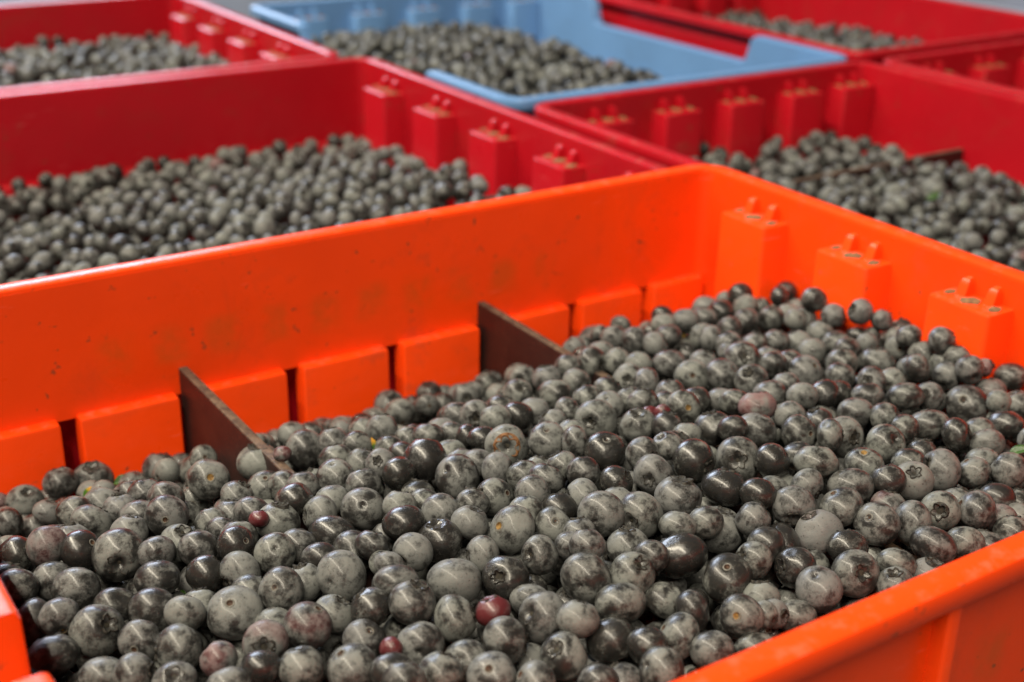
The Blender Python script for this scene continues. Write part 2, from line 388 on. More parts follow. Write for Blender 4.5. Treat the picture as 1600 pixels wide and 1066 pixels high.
# ---------------------------------------------------------------- berries: unit shapes (crown end +Z, stem end -Z)
def body_shape(nphi, nth, seed, lump=1.0):
    rs = np.random.default_rng(seed)
    th = np.linspace(0, np.pi, nth + 1)[1:-1]; th = th - .30 * np.sin(2 * th)
    ph = np.arange(nphi) / nphi * 2 * np.pi
    T, P = np.meshgrid(th, ph, indexing='ij')
    d = np.stack([np.sin(T) * np.cos(P), np.sin(T) * np.sin(P), np.cos(T)], -1).reshape(-1, 3)
    d = np.concatenate([[[0, 0, 1.]], d, [[0, 0, -1.]]])
    r = np.ones(len(d))
    for _ in range(5):
        w = rs.normal(size=3); w *= rs.uniform(1.2, 2.6) / np.linalg.norm(w); r += lump * rs.uniform(.012, .036) * np.sin(d @ w + rs.uniform(0, 6.28))
    for _ in range(3):                              # a pressed flat or dent
        w = rs.normal(size=3); w /= np.linalg.norm(w); a = np.arccos(np.clip(d @ w, -1, 1)); r -= lump * rs.uniform(.03, .11) * np.exp(-(a / rs.uniform(.25, .5)) ** 2)
    a = np.arccos(np.clip(d[:, 2], -1, 1)); b = np.pi - a
    r += .035 * np.exp(-((a - .48) / .22) ** 2) * (1 + .3 * np.cos(5 * np.arctan2(d[:, 1], d[:, 0])))    # shoulder round the crown
    r -= .27 * np.exp(-(a / .25) ** 2)
    r -= .055 * np.exp(-(b / .26) ** 2) + .10 * np.exp(-(b / .11) ** 2)
    v = d * r[:, None]
    F = []; n = nphi; m = len(th)
    for i in range(n): F.append((0, 1 + i, 1 + (i + 1) % n, -1))
    for k in range(m - 1):
        for i in range(n):
            j = (i + 1) % n; F.append((1 + k * n + i, 1 + (k + 1) * n + i, 1 + (k + 1) * n + j, 1 + k * n + j))
    last = len(v) - 1
    for i in range(n): F.append((last, 1 + (m - 1) * n + (i + 1) % n, 1 + (m - 1) * n + i, -1))
    pole = np.exp(-(a / .33) ** 4) + .8 * np.exp(-(b / .13) ** 4)
    return v, F, np.clip(pole, 0, 1)
def calyx_shape(n, seed, openness=1.0, tall=1.0):
    rs = np.random.default_rng(seed); ph = np.arange(n) / n * 2 * np.pi
    k5 = 5; lobe = np.abs(np.cos(ph * k5 / 2)) ** 1.1
    lobe = lobe * (1 + .35 * np.sin(ph * 2 + rs.uniform(0, 6)) * rs.uniform(.3, 1)) + rs.uniform(-.14, .14, n)
    lobe = np.clip(lobe, 0.0, 1.3)
    Z0 = .90
    def rg(rad, z): return np.stack([rad * np.cos(ph), rad * np.sin(ph), z + 0 * ph], -1)
    R0 = .30 * openness
    st = .70 + .42 * lobe
    rings = [rg(R0 * .35 + 0 * ph, Z0 - .085), rg(R0 * .55 * (.6 + .4 * st), Z0 - .09), rg(R0 * .80 * st, Z0 - .05),
             rg(R0 * .95 * st, Z0 + .02 * tall), rg(R0 * 1.08 * st, Z0 + (.045 + .075 * lobe) * tall), rg(R0 * (1.16 * st + .02), Z0 + (.04 + .068 * lobe) * tall),
             rg(R0 * (1.12 * st + .10), Z0 + .015 * tall), rg(R0 * 1.42 + 0 * ph, Z0 - .06)]
    V = np.concatenate([[[0, 0, Z0 - .075]]] + rings); F = [(0, 1 + i, 1 + (i + 1) % n, -1) for i in range(n)]; MI = [1] * n
    for k in range(len(rings) - 1):
        for i in range(n):
            j = (i + 1) % n; F.append((1 + k * n + i, 1 + (k + 1) * n + i, 1 + (k + 1) * n + j, 1 + k * n + j)); MI.append(1 if k < 1 else 0)
    return V, F, MI
def scar_shape(n, seed, R0=.13):
    ph = np.arange(n) / n * 2 * np.pi
    Z0 = -.925
    def rg(rad, z): return np.stack([rad * np.cos(ph), rad * np.sin(ph), z + 0 * ph], -1)
    rings = [rg(R0 * .55, Z0 + .055), rg(R0 * .85, Z0 + .03), rg(R0 * 1.02, Z0 - .008), rg(R0 * 1.25, Z0 - .018), rg(R0 * 1.6, Z0 + .0)]
    V = np.concatenate([[[0, 0, Z0 + .06]]] + rings); F = [(0, 1 + (i + 1) % n, 1 + i, -1) for i in range(n)]; MI = [1] * n
    for k in range(len(rings) - 1):
        for i in range(n):
            j = (i + 1) % n; F.append((1 + k * n + i, 1 + k * n + j, 1 + (k + 1) * n + j, 1 + (k + 1) * n + i)); MI.append(1 if k < 2 else 0)
    return V, F, MI
def np_mesh(name, V, F, MI=None, loc=None, pole=None, tone=None, mats=()):
    """F: (n,4) int array, -1 as 4th index for a triangle."""
    F = np.asarray(F, dtype=np.int64); V = np.asarray(V, dtype=np.float32)
    me = bpy.data.meshes.new(name); me.vertices.add(len(V)); me.vertices.foreach_set("co", V.ravel())
    tri = F[:, 3] < 0; cnt = np.where(tri, 3, 4); start = np.concatenate([[0], np.cumsum(cnt)[:-1]])
    flat = F.ravel(); flat = flat[flat >= 0]
    me.loops.add(len(flat)); me.loops.foreach_set("vertex_index", flat.astype(np.int32))
    me.polygons.add(len(F)); me.polygons.foreach_set("loop_start", start.astype(np.int32))
    try: me.polygons.foreach_set("loop_total", cnt.astype(np.int32))
    except Exception: pass
    me.polygons.foreach_set("use_smooth", np.ones(len(F), dtype=bool))
    if MI is not None: me.polygons.foreach_set("material_index", np.asarray(MI, dtype=np.int32))
    for m in mats: me.materials.append(m)
    if loc is not None: me.attributes.new("loc", 'FLOAT_VECTOR', 'POINT').data.foreach_set("vector", np.asarray(loc, dtype=np.float32).ravel())
    if pole is not None: me.attributes.new("pole", 'FLOAT', 'POINT').data.foreach_set("value", np.asarray(pole, dtype=np.float32))
    if tone is not None: me.attributes.new("tone", 'FLOAT_COLOR', 'POINT').data.foreach_set("color", np.asarray(tone, dtype=np.float32).ravel())
    me.update(); me.validate(); return me

NV = 12
BODY = []
for s_ in range(NV):
    v, f, p = body_shape(44, 30, 100 + s_, 1.0); BODY.append(np_mesh("blueberry", v, f, None, v, p, None, [BERRY]))
CAL = []
for s_ in range(6):
    v, f, mi = calyx_shape(40, 40 + s_, (1.0, .9, 1.12, .95, 1.2, .85)[s_], (1, .8, 1.1, 1.3, .7, 1)[s_]); CAL.append(np_mesh("calyx", v, f, mi, mats=[CALYX, CALYX_CUP]))
v, f, mi = calyx_shape(40, 77, 1.45, .5); CAL_TAN = np_mesh("calyx", v, f, mi, mats=[CALYX_TAN, CALYX_CUP])
SC = []
for s_ in range(3):
    v, f, mi = scar_shape(20, s_, (.125, .15, .11)[s_]); SC.append(np_mesh("stem_scar", v, f, mi, mats=[SCAR_RING, SCAR_PIT]))
v, f, mi = scar_shape(20, 9, .15); SC_GOLD = np_mesh("stem_scar", v, f, mi, mats=[SCAR_RING, SCAR_GOLD])

TONE = {'M': (.56, 0, .4), 'L': (.73, 0, .25), 'V': (.95, .15, .1), 'D': (.36, 0, .5), 'G': (.24, 0, .95), 'R': (.62, .58, .3), 'X': (.26, .95, .6), 'P': (.62, .36, .2), 'Q': (.85, .72, .2)}
def frame_of(axis, spin):
    zq = Vector((0, 0, 1)).rotation_difference(Vector(axis)); return zq.to_matrix() @ Matrix.Rotation(spin, 3, 'Z')

HEROES = """
0.3494,2.007,-1.2595,0.033,-0.4,-0.35,-0.85,0.85|n|M|leftmost round grey blueberry at the notched crate end
0.4054,2.0234,-1.2767,0.0331,0.99,-0.14,0.04,0.95|n|M|second from left, round grey blueberry at the notched crate end
0.4343,1.9654,-1.2686,0.0373,-0.44,-0.53,-0.72,0.89|n|M|rightmost round grey blueberry at the notched crate end
0.3535,1.9299,-1.2853,0.0378,0.98,-0.15,-0.1,0.78|n|D|large upright oval dark shaded blueberry at the notched crate end
0.3812,1.8787,-1.2575,0.0329,0.12,0.94,0.31,0.86|s|M|grey blueberry with stem scar pointing down at the notched crate end
0.4241,1.8259,-1.2676,0.0413,0.32,-0.69,0.65,0.92|c|M|large grey blueberry with star crown pointing up right at the notched crate end
0.5533,1.9053,-1.2594,0.0365,-0.17,-0.41,-0.89,0.81|n|D|right of two, round dark shaded blueberry below the nearer divider
0.5165,1.8297,-1.2622,0.0381,-0.44,-0.54,-0.72,0.93|n|D|large round dark shaded blueberry below the nearer divider
0.4699,1.877,-1.2635,0.0328,-0.42,-0.49,-0.76,0.83|n|D|left of two, round dark shaded blueberry below the nearer divider
0.4706,1.7493,-1.2589,0.0329,0.62,0.76,-0.19,0.89|s|M|grey blueberry with stem scar pointing down left in the bottom row
0.3486,1.8011,-1.2713,0.0374,0.05,0.64,0.77,0.78|n|D|large flattened wide dark shaded blueberry at the notched crate end
0.3989,1.7153,-1.2724,0.0354,-0.29,-0.43,-0.86,0.78|n|M|large flattened wide grey blueberry at the notched crate end
0.4331,1.6665,-1.2528,0.0329,0.75,-0.59,0.3,0.89|c|M|grey blueberry with star crown pointing right in the bottom row
0.5151,1.6971,-1.2573,0.0373,-0.94,0.33,0.09,0.95|n|M|left of two, large round grey blueberry in the bottom row
0.5472,1.7586,-1.2385,0.0325,-0.5,-0.43,-0.75,0.85|n|L|upright oval pale grey blueberry below the nearer divider
0.4787,1.618,-1.2568,0.0331,-0.14,-0.44,0.89,0.83|c|M|grey blueberry with star crown pointing up in the bottom row
0.3396,2.064,-1.2777,0.0329,0.48,0.41,0.77,0.9|n|D|
0.6217,1.8661,-1.2515,0.0325,0.8,0.03,0.6,0.93|n|G|left of two, round glossy black blueberry below the nearer divider
0.6712,1.8298,-1.2411,0.0346,-0.92,-0.23,-0.31,0.87|c|L|pale grey blueberry with star crown pointing down left below the nearer divider
0.6636,1.7697,-1.252,0.0323,0.7,0.36,0.62,0.91|n|M|right of two, round grey blueberry below the nearer divider
0.615,1.7213,-1.2434,0.0438,0.28,0.35,-0.89,0.83|s|L|large pale grey blueberry with stem scar pointing up below the nearer divider
0.6976,1.7227,-1.2277,0.0355,0.53,0.53,-0.66,0.9|s|M|grey blueberry with stem scar pointing up left below the nearer divider
0.7498,1.7496,-1.2468,0.0321,0.05,0.44,0.9,0.91|n|L|round pale grey blueberry below the nearer divider
0.7997,1.7098,-1.2302,0.0394,0.79,0.54,-0.28,0.88|s|L|large pale grey blueberry with stem scar pointing left below the nearer divider
0.7497,1.6355,-1.2419,0.0321,0.52,-0.14,0.84,0.84|c|L|pale grey blueberry with star crown pointing up right below the nearer divider
0.6942,1.61,-1.2267,0.0368,-0.49,0.17,-0.86,0.89|s|P|large purplish grey blueberry with stem scar pointing up right below the nearer divider
0.6595,1.6675,-1.2493,0.0321,-0.1,-0.52,-0.85,0.87|n|L|half-hidden round pale grey blueberry below the nearer divider
0.6263,1.6181,-1.2397,0.0344,-0.47,-0.8,0.38,0.84|c|P|purplish grey blueberry with star crown facing out in the bottom row
0.7988,1.596,-1.2251,0.032,-0.45,0.63,0.63,0.94|n|G|right of two, round glossy black blueberry below the nearer divider
0.7554,1.5417,-1.2374,0.0324,-0.15,0.48,-0.86,0.86|s|M|grey blueberry with stem scar pointing up right in the bottom row
0.5509,1.621,-1.2435,0.0266,-0.51,0.65,0.57,0.93|n|R|round red-tinged blueberry in the bottom row
0.5938,1.5655,-1.2405,0.0334,-0.23,-0.58,-0.78,0.78|n|G|flattened wide glossy black blueberry in the bottom row
0.6469,1.5313,-1.2402,0.0323,0.03,0.51,0.86,0.92|n|M|left of two, round grey blueberry in the bottom row
0.7108,1.4945,-1.2416,0.0384,0.45,-0.14,-0.88,0.89|s|M|left of two, large grey blueberry with stem scar pointing up left in the bottom row
0.5356,1.5493,-1.2426,0.0324,-0.07,-0.69,-0.72,0.9|n|M|left of two, flattened wide grey blueberry in the bottom row
0.5855,1.7958,-1.2636,0.0324,0.15,0.52,0.84,0.87|n|M|third from left, half-hidden round grey blueberry below the nearer divider
0.8564,1.6216,-1.212,0.0354,-0.16,-0.58,-0.8,0.79|n|M|flattened wide grey blueberry in mid heap
0.9533,1.5968,-1.227,0.046,-0.29,-0.49,-0.82,0.78|n|L|large flattened wide pale grey blueberry in mid heap
0.8499,1.5557,-1.2108,0.0374,0.33,-0.08,0.94,0.88|c|M|large grey blueberry with star crown pointing up in mid heap
0.8961,1.5011,-1.2273,0.0391,0.85,-0.41,0.34,0.8|n|M|large upright oval grey blueberry in mid heap
1.0197,1.5458,-1.2143,0.0358,-0.73,-0.44,0.53,0.92|c|G|glossy black blueberry with star crown pointing left in mid heap
0.9498,1.4727,-1.2143,0.0276,-0.09,0.44,0.89,0.84|c|X|red unripe blueberry with star crown pointing up in mid heap
1.0296,1.4854,-1.2276,0.0318,-0.42,-0.49,-0.76,0.78|n|L|right of two, flattened wide pale grey blueberry in mid heap
1.0136,1.4243,-1.2202,0.0383,-0.82,0.02,0.58,0.86|c|M|large grey blueberry with star crown pointing left in mid heap
0.9329,1.4145,-1.2269,0.0362,0.75,-0.67,-0.02,0.93|n|M|right of two, large round grey blueberry in the bottom row
0.8221,1.4818,-1.235,0.0358,0.51,0.81,-0.29,0.83|s|M|large grey blueberry with stem scar pointing down in the bottom row
0.8651,1.4171,-1.24,0.0321,0.58,0.47,-0.67,0.87|s|M|grey blueberry with stem scar facing out in the bottom row
0.7443,1.3932,-1.2142,0.032,0.28,0.54,0.79,0.88|n|M|right of two, flattened wide grey blueberry in the bottom row
0.81,1.3987,-1.2285,0.032,0.57,0.21,0.8,0.86|n|M|right of two, round grey blueberry in the bottom row
0.8757,1.3553,-1.2332,0.0365,0.45,0.29,-0.84,0.83|s|M|right of two, large grey blueberry with stem scar pointing up left in the bottom row
0.9167,1.3074,-1.2287,0.032,0.73,-0.34,-0.59,0.82|s|M|grey blueberry with stem scar pointing up left in the bottom row
0.9918,1.337,-1.2302,0.0355,-0.66,-0.09,0.75,0.84|c|M|large grey blueberry with star crown pointing up left in the bottom row
0.7736,1.4848,-1.2248,0.018,-0.76,0.03,-0.64,0.95|n|X|
0.7528,1.4459,-1.2354,0.0319,-0.06,-0.64,-0.77,0.91|n|D|half-hidden flattened wide dark shaded blueberry in the bottom row
1.0383,1.3691,-1.2005,0.0316,0.49,0.23,0.84,0.86|n|L|rightmost half-hidden round pale grey blueberry in mid heap
1.1213,1.4575,-1.2023,0.0396,0.78,0.6,-0.19,0.88|s|M|left of two, large grey blueberry with stem scar pointing down left in mid heap
1.1863,1.4236,-1.1964,0.0359,0.12,-0.54,0.83,0.89|c|M|grey blueberry with star crown pointing up right in mid heap
1.3325,1.351,-1.2178,0.0404,0.31,0.23,-0.92,0.87|s|D|large dark shaded blueberry with stem scar pointing up on the slope above near rim
1.1319,1.3851,-1.2129,0.0404,-0.19,-0.49,-0.85,0.78|n|M|large flattened wide grey blueberry in mid heap
1.2141,1.368,-1.2279,0.0318,-0.32,0.27,-0.91,0.82|s|M|grey blueberry with stem scar pointing up right on the slope above near rim
1.2243,1.3119,-1.2187,0.0318,-0.83,0.55,-0.08,0.8|n|D|upright oval dark shaded blueberry on the slope above near rim
1.2663,1.2474,-1.2035,0.033,0.75,0.44,-0.49,0.84|s|M|large grey blueberry with stem scar facing out beside near rim
1.1719,1.2836,-1.2283,0.0346,0.71,-0.44,-0.54,0.82|s|M|grey blueberry with stem scar pointing up left beside near rim
1.083,1.3392,-1.2354,0.0378,0.08,-0.68,-0.73,0.86|n|D|large round dark shaded blueberry in the bottom row
1.1096,1.2837,-1.224,0.032,0.21,0.61,0.76,0.86|n|G|round glossy black blueberry beside near rim
1.1901,1.2254,-1.2276,0.0323,-0.13,-0.55,-0.83,0.86|n|M|left of two, round grey blueberry beside near rim
1.0939,1.2265,-1.2244,0.0336,0.86,-0.15,-0.48,0.89|s|M|left of two, grey blueberry with stem scar pointing left beside near rim
1.0427,1.2634,-1.2554,0.033,-0.12,0.67,0.74,0.84|n|M|leftmost flattened wide grey blueberry beside near rim
1.3113,1.2397,-1.2147,0.0211,0.14,-0.99,0.01,0.91|c|L|pale grey blueberry with star crown pointing down right beside near rim
1.3545,1.2926,-1.2277,0.0302,0.27,0.42,0.87,0.85|n|L|
0.9931,1.2533,-1.2247,0.032,0.06,0.77,0.63,0.82|n|D|
1.2564,1.1971,-1.2345,0.0322,-0.39,-0.43,-0.81,0.82|n|M|half-hidden flattened wide grey blueberry beside near rim
0.5684,2.606,-1.4142,0.0371,-0.04,0.48,0.87,0.88|n|M|right of two, flattened wide grey blueberry close to the long slotted wall
0.6384,2.6172,-1.4323,0.0428,-0.04,-0.26,0.96,0.89|c|M|grey blueberry with star crown pointing up close to the long slotted wall
0.7807,2.5915,-1.432,0.0362,0.19,0.41,0.89,0.88|n|M|leftmost round grey blueberry close to the long slotted wall
0.8462,2.6503,-1.4703,0.0297,0.24,-0.51,-0.82,0.89|n|M|half-hidden round grey blueberry close to the long slotted wall
0.8104,2.6153,-1.4747,0.0287,-0.03,0.36,0.93,0.92|n|M|second from left, round grey blueberry close to the long slotted wall
0.4852,2.5926,-1.4281,0.0372,0.23,-0.46,0.86,0.85|c|L|pale grey blueberry with star crown pointing up close to the long slotted wall
0.5536,2.6467,-1.473,0.0333,0.08,0.53,0.84,0.82|n|M|left of two, flattened wide grey blueberry close to the long slotted wall
0.6687,2.6417,-1.4938,0.0383,-0.26,-0.49,-0.83,0.84|n|L|leftmost flattened wide pale grey blueberry close to the long slotted wall
0.5655,2.2518,-1.2944,0.0377,0.46,0.42,0.78,0.85|n|L|round pale grey blueberry at the notched crate end
0.624,2.2761,-1.3018,0.0333,0.15,0.54,0.83,0.87|n|M|leftmost half-hidden round grey blueberry below the nearer divider
0.6369,2.2222,-1.2746,0.0331,0.12,0.48,0.87,0.85|n|M|second from left, half-hidden round grey blueberry below the nearer divider
0.6596,2.1625,-1.2595,0.0329,-0.39,-0.24,-0.89,0.89|n|M|leftmost flattened wide grey blueberry below the nearer divider
0.4598,2.6017,-1.4806,0.029,-0.03,-0.81,0.59,0.85|c|M|grey blueberry with star crown facing out close to the long slotted wall
0.5376,2.588,-1.4712,0.0365,0.93,0.18,-0.33,0.84|s|M|grey blueberry with stem scar pointing left close to the long slotted wall
0.5065,2.232,-1.2811,0.0334,-0.49,-0.46,-0.75,0.91|n|M|
0.5174,2.1688,-1.2739,0.0374,0.69,0.33,0.64,0.78|n|M|flattened wide grey blueberry at the notched crate end
0.5945,2.1345,-1.2642,0.0326,0.03,-0.59,-0.81,0.86|n|M|half-hidden flattened wide grey blueberry below the nearer divider
0.6325,2.0846,-1.2517,0.0375,0.37,0.87,-0.33,0.88|s|M|leftmost grey blueberry with stem scar facing out below the nearer divider
0.5606,2.079,-1.2623,0.0335,0.37,0.29,0.88,0.88|n|L|left of two, flattened wide pale grey blueberry below the nearer divider
0.419,2.1011,-1.2545,0.0341,0.92,-0.24,-0.3,0.95|n|P|round purplish grey blueberry at the notched crate end
0.4539,2.1761,-1.2949,0.0328,-0.25,-0.38,-0.89,0.88|n|M|
0.3742,2.1379,-1.2769,0.0332,-0.97,0.15,0.2,0.83|n|G|upright oval glossy black blueberry at the notched crate end
0.471,2.066,-1.2602,0.035,-0.5,0.59,-0.64,0.9|s|G|glossy black blueberry with stem scar pointing up right at the notched crate end
0.5179,2.0129,-1.2594,0.0438,-0.19,-0.96,0.21,0.9|c|M|large grey blueberry with star crown facing out below the nearer divider
0.5728,1.9704,-1.2484,0.0327,0.07,-0.58,-0.81,0.86|n|M|left of two, round grey blueberry below the nearer divider
0.6237,2.0006,-1.2619,0.0327,0.26,-0.29,0.92,0.91|c|L|left of two, pale grey blueberry with star crown pointing up below the nearer divider
0.4704,2.1261,-1.2707,0.0327,0.03,0.54,0.84,0.86|n|L|
0.4494,2.651,-1.4432,0.018,1.0,-0.05,0.07,0.9|n|R|
0.4551,2.6511,-1.4858,0.0289,-0.31,-0.41,-0.86,0.86|n|M|
0.5784,2.1915,-1.2728,0.0327,0.14,0.55,0.82,0.83|n|L|
0.7583,2.2055,-1.2709,0.0396,0.16,0.78,-0.61,0.86|s|M|grey blueberry with stem scar facing out around the nearer divider tip
0.941,2.6406,-1.4739,0.0394,0.47,0.41,0.78,0.86|n|X|round red unripe blueberry around the nearer divider tip
0.8821,2.2579,-1.2901,0.0411,0.14,0.04,0.99,0.86|c|L|pale grey blueberry with star crown pointing up around the nearer divider tip
0.9807,2.2491,-1.2843,0.0386,-0.52,0.68,0.51,0.95|n|M|round grey blueberry around the nearer divider tip
0.9978,2.1337,-1.2572,0.0335,0.11,0.53,0.84,0.78|n|M|fifth from left, flattened wide grey blueberry below the nearer divider
1.0325,2.0866,-1.2563,0.0317,0.46,0.36,0.81,0.91|n|M|
1.0302,2.0095,-1.2201,0.0273,-0.45,-0.6,0.66,0.83|c|L|pale grey blueberry with star crown facing out below the nearer divider
0.8454,2.1346,-1.2757,0.0326,0.13,0.43,-0.89,0.87|s|M|grey blueberry with stem scar pointing up around the nearer divider tip
0.7768,2.1042,-1.2647,0.0325,0.53,0.01,0.85,0.84|c|M|half-hidden grey blueberry with star crown pointing up around the nearer divider tip
0.8798,2.0349,-1.2415,0.032,0.15,0.4,0.91,0.89|n|M|right of two, flattened wide grey blueberry around the nearer divider tip
0.8422,1.9892,-1.2326,0.0358,0.05,-0.59,-0.81,0.82|n|G|round glossy black blueberry around the nearer divider tip
0.9574,2.0507,-1.2471,0.0348,0.25,0.08,-0.96,0.86|s|M|grey blueberry with stem scar pointing up below the nearer divider
0.9092,1.9724,-1.2461,0.0321,-0.1,-0.41,-0.91,0.85|n|L|right of two, flattened wide pale grey blueberry below the nearer divider
0.9794,1.9771,-1.2378,0.0321,0.03,0.63,0.78,0.91|n|M|rightmost flattened wide grey blueberry below the nearer divider
0.8671,1.9303,-1.2438,0.0328,-0.97,0.11,0.22,0.87|c|L|pale grey blueberry with star crown pointing left below the nearer divider
0.9375,1.9003,-1.2377,0.0374,0.32,0.66,-0.68,0.88|s|M|rightmost grey blueberry with stem scar facing out below the nearer divider
0.7657,2.0059,-1.245,0.0323,-0.52,-0.27,-0.81,0.9|n|M|left of two, flattened wide grey blueberry around the nearer divider tip
0.7514,1.9355,-1.218,0.018,0.29,0.48,0.83,0.81|n|X|
0.792,1.9474,-1.2441,0.0371,0.25,0.2,0.95,0.87|c|L|right of two, pale grey blueberry with star crown pointing up below the nearer divider
0.6979,2.0296,-1.2596,0.0299,0.06,0.6,0.8,0.9|n|M|second from left, flattened wide grey blueberry below the nearer divider
0.6979,1.9817,-1.2491,0.0272,0.49,0.34,0.8,0.83|n|M|third from left, flattened wide grey blueberry below the nearer divider
0.7105,1.9335,-1.243,0.031,0.25,0.52,0.82,0.85|n|M|fourth from left, flattened wide grey blueberry below the nearer divider
0.6878,1.8862,-1.2256,0.0319,-0.35,0.73,-0.59,0.9|s|G|glossy black blueberry with stem scar pointing right below the nearer divider
0.6395,1.9451,-1.2456,0.0325,-0.3,-0.36,-0.88,0.92|n|M|
0.7365,1.8355,-1.2313,0.0342,0.2,0.62,-0.76,0.92|s|M|second from left, grey blueberry with stem scar facing out below the nearer divider
0.7898,1.8607,-1.2454,0.0321,-0.49,-0.42,-0.76,0.89|n|M|upright oval grey blueberry below the nearer divider
0.8588,1.8642,-1.2472,0.0405,-0.46,-0.37,-0.8,0.78|n|G|large flattened wide glossy black blueberry below the nearer divider
0.7957,1.7847,-1.2331,0.032,-0.12,-0.61,-0.78,0.84|n|D|flattened wide dark shaded blueberry below the nearer divider
0.867,1.7958,-1.2507,0.0358,0.13,-0.68,0.72,0.9|c|M|large grey blueberry with star crown pointing up right below the nearer divider
0.88,1.7514,-1.2191,0.0284,0.45,0.24,0.86,0.83|n|D|half-hidden flattened wide dark shaded blueberry below the nearer divider
0.8771,1.707,-1.2294,0.0241,-0.35,-0.28,-0.89,0.9|n|L|
0.7448,2.0556,-1.2687,0.0318,0.24,0.31,0.92,0.85|n|M|
0.8648,2.0855,-1.2564,0.0311,-0.51,-0.36,-0.78,0.92|n|M|
1.0467,1.9581,-1.2239,0.0322,-0.41,0.89,0.22,0.86|s|G|glossy black blueberry with stem scar pointing down right in mid heap
1.1192,1.9888,-1.2298,0.0417,0.36,0.4,0.84,0.95|n|G|second from left, round glossy black blueberry in mid heap
1.1324,1.888,-1.2232,0.0414,0.7,0.12,-0.7,0.92|s|M|large grey blueberry with stem scar pointing up left in mid heap
1.184,1.9603,-1.2437,0.0311,-0.14,0.69,0.71,0.9|n|M|
1.1936,1.9135,-1.2188,0.0312,-0.15,-0.47,-0.87,0.85|n|L|leftmost half-hidden round pale grey blueberry in mid heap
1.2028,1.8591,-1.2091,0.0316,0.7,-0.7,0.13,0.85|c|L|pale grey blueberry with star crown pointing right in mid heap
1.2296,1.8087,-1.2088,0.0314,0.33,0.49,0.81,0.88|n|M|fourth from left, half-hidden round grey blueberry in mid heap
1.2803,1.8303,-1.2241,0.0311,0.43,0.35,0.83,0.88|n|M|
1.2448,1.7556,-1.1954,0.0326,0.48,0.16,0.86,0.78|n|M|leftmost flattened wide grey blueberry on the heap crest
1.3004,1.7843,-1.1981,0.0311,-0.2,0.53,0.82,0.85|n|M|
1.1506,1.779,-1.2169,0.0351,-0.29,0.77,-0.57,0.88|s|M|grey blueberry with stem scar pointing right in mid heap
1.195,1.7253,-1.1964,0.0319,0.53,0.84,0.1,0.88|s|M|grey blueberry with stem scar pointing down in mid heap
1.2146,1.6692,-1.2068,0.031,0.08,0.48,0.87,0.87|n|D|half-hidden round dark shaded blueberry in mid heap
0.9837,1.8381,-1.2168,0.0317,0.3,0.33,0.89,0.84|n|L|left of two, flattened wide pale grey blueberry in mid heap
1.0385,1.8426,-1.2287,0.0316,-0.61,-0.24,-0.76,0.85|n|M|second from left, half-hidden round grey blueberry in mid heap
1.0515,1.8973,-1.2393,0.0316,0.42,0.38,0.83,0.82|n|D|
1.0918,1.7656,-1.206,0.0314,0.37,0.42,0.82,0.84|n|M|
1.0346,1.7834,-1.2164,0.0317,0.78,0.61,-0.16,0.9|s|M|grey blueberry with stem scar pointing down left in mid heap
0.9581,1.7822,-1.2117,0.0364,-0.09,-0.41,-0.91,0.8|n|G|leftmost round glossy black blueberry in mid heap
1.0553,1.7142,-1.2098,0.0318,0.38,0.02,0.92,0.83|c|L|pale grey blueberry with star crown pointing up in mid heap
1.0995,1.6487,-1.2022,0.04,0.85,0.08,-0.52,0.85|s|L|large pale grey blueberry with stem scar pointing left in mid heap
1.1531,1.6859,-1.2013,0.0312,-0.32,-0.43,-0.84,0.89|n|M|fifth from left, half-hidden round grey blueberry in mid heap
1.1752,1.6276,-1.208,0.0325,0.34,0.55,-0.76,0.89|s|M|grey blueberry with stem scar facing out in mid heap
0.9911,1.7132,-1.2254,0.0389,-0.06,0.08,0.99,0.91|c|G|large glossy black blueberry with star crown pointing up in mid heap
0.9287,1.693,-1.2159,0.0328,-0.96,-0.28,-0.1,0.87|c|L|pale grey blueberry with star crown pointing down left in mid heap
1.0205,1.6145,-1.2082,0.0314,-0.95,0.3,0.06,0.84|c|L|left of two, pale grey blueberry with star crown pointing left in mid heap
1.153,1.5496,-1.1985,0.0278,-0.07,-0.46,-0.88,0.84|n|M|round grey blueberry in mid heap
1.0971,1.5579,-1.2036,0.0314,-0.91,-0.15,0.39,0.89|c|M|grey blueberry with star crown pointing left in mid heap
0.8704,1.6722,-1.2088,0.0242,-0.34,-0.28,-0.9,0.82|n|L|
1.3102,1.7288,-1.1888,0.0311,0.21,0.46,0.86,0.92|n|M|leftmost round grey blueberry on the heap crest
1.271,1.6741,-1.1979,0.0311,-0.93,0.37,0.02,0.9|c|L|right of two, pale grey blueberry with star crown pointing left in mid heap
1.4168,1.8029,-1.2064,0.0384,0.13,0.29,-0.95,0.88|s|G|glossy black blueberry with stem scar pointing up on the heap crest
1.4421,1.7205,-1.1812,0.0325,0.09,-0.99,0.14,0.87|c|M|grey blueberry with star crown pointing right on the heap crest
1.496,1.7116,-1.1746,0.0282,-0.53,0.22,0.82,0.84|c|M|grey blueberry with star crown pointing up left on the heap crest
1.5092,1.6518,-1.1839,0.0393,0.28,-0.96,-0.01,0.89|c|G|glossy black blueberry with star crown pointing right on the heap crest
1.6021,1.6229,-1.1927,0.0411,-0.69,-0.6,0.4,0.88|c|M|large grey blueberry with star crown facing out on the heap crest
1.3435,1.6729,-1.1918,0.0309,0.48,-0.58,0.65,0.91|c|G|glossy black blueberry with star crown pointing up right on the heap crest
1.4193,1.6549,-1.1905,0.0359,-0.82,-0.53,0.23,0.84|c|L|pale grey blueberry with star crown pointing down left on the heap crest
1.4122,1.5731,-1.1943,0.0411,0.13,0.11,0.99,0.83|c|M|large grey blueberry with star crown pointing up on the slope above near rim
1.5016,1.5507,-1.1924,0.0406,0.49,0.25,0.84,0.82|n|G|large round glossy black blueberry on the slope above near rim
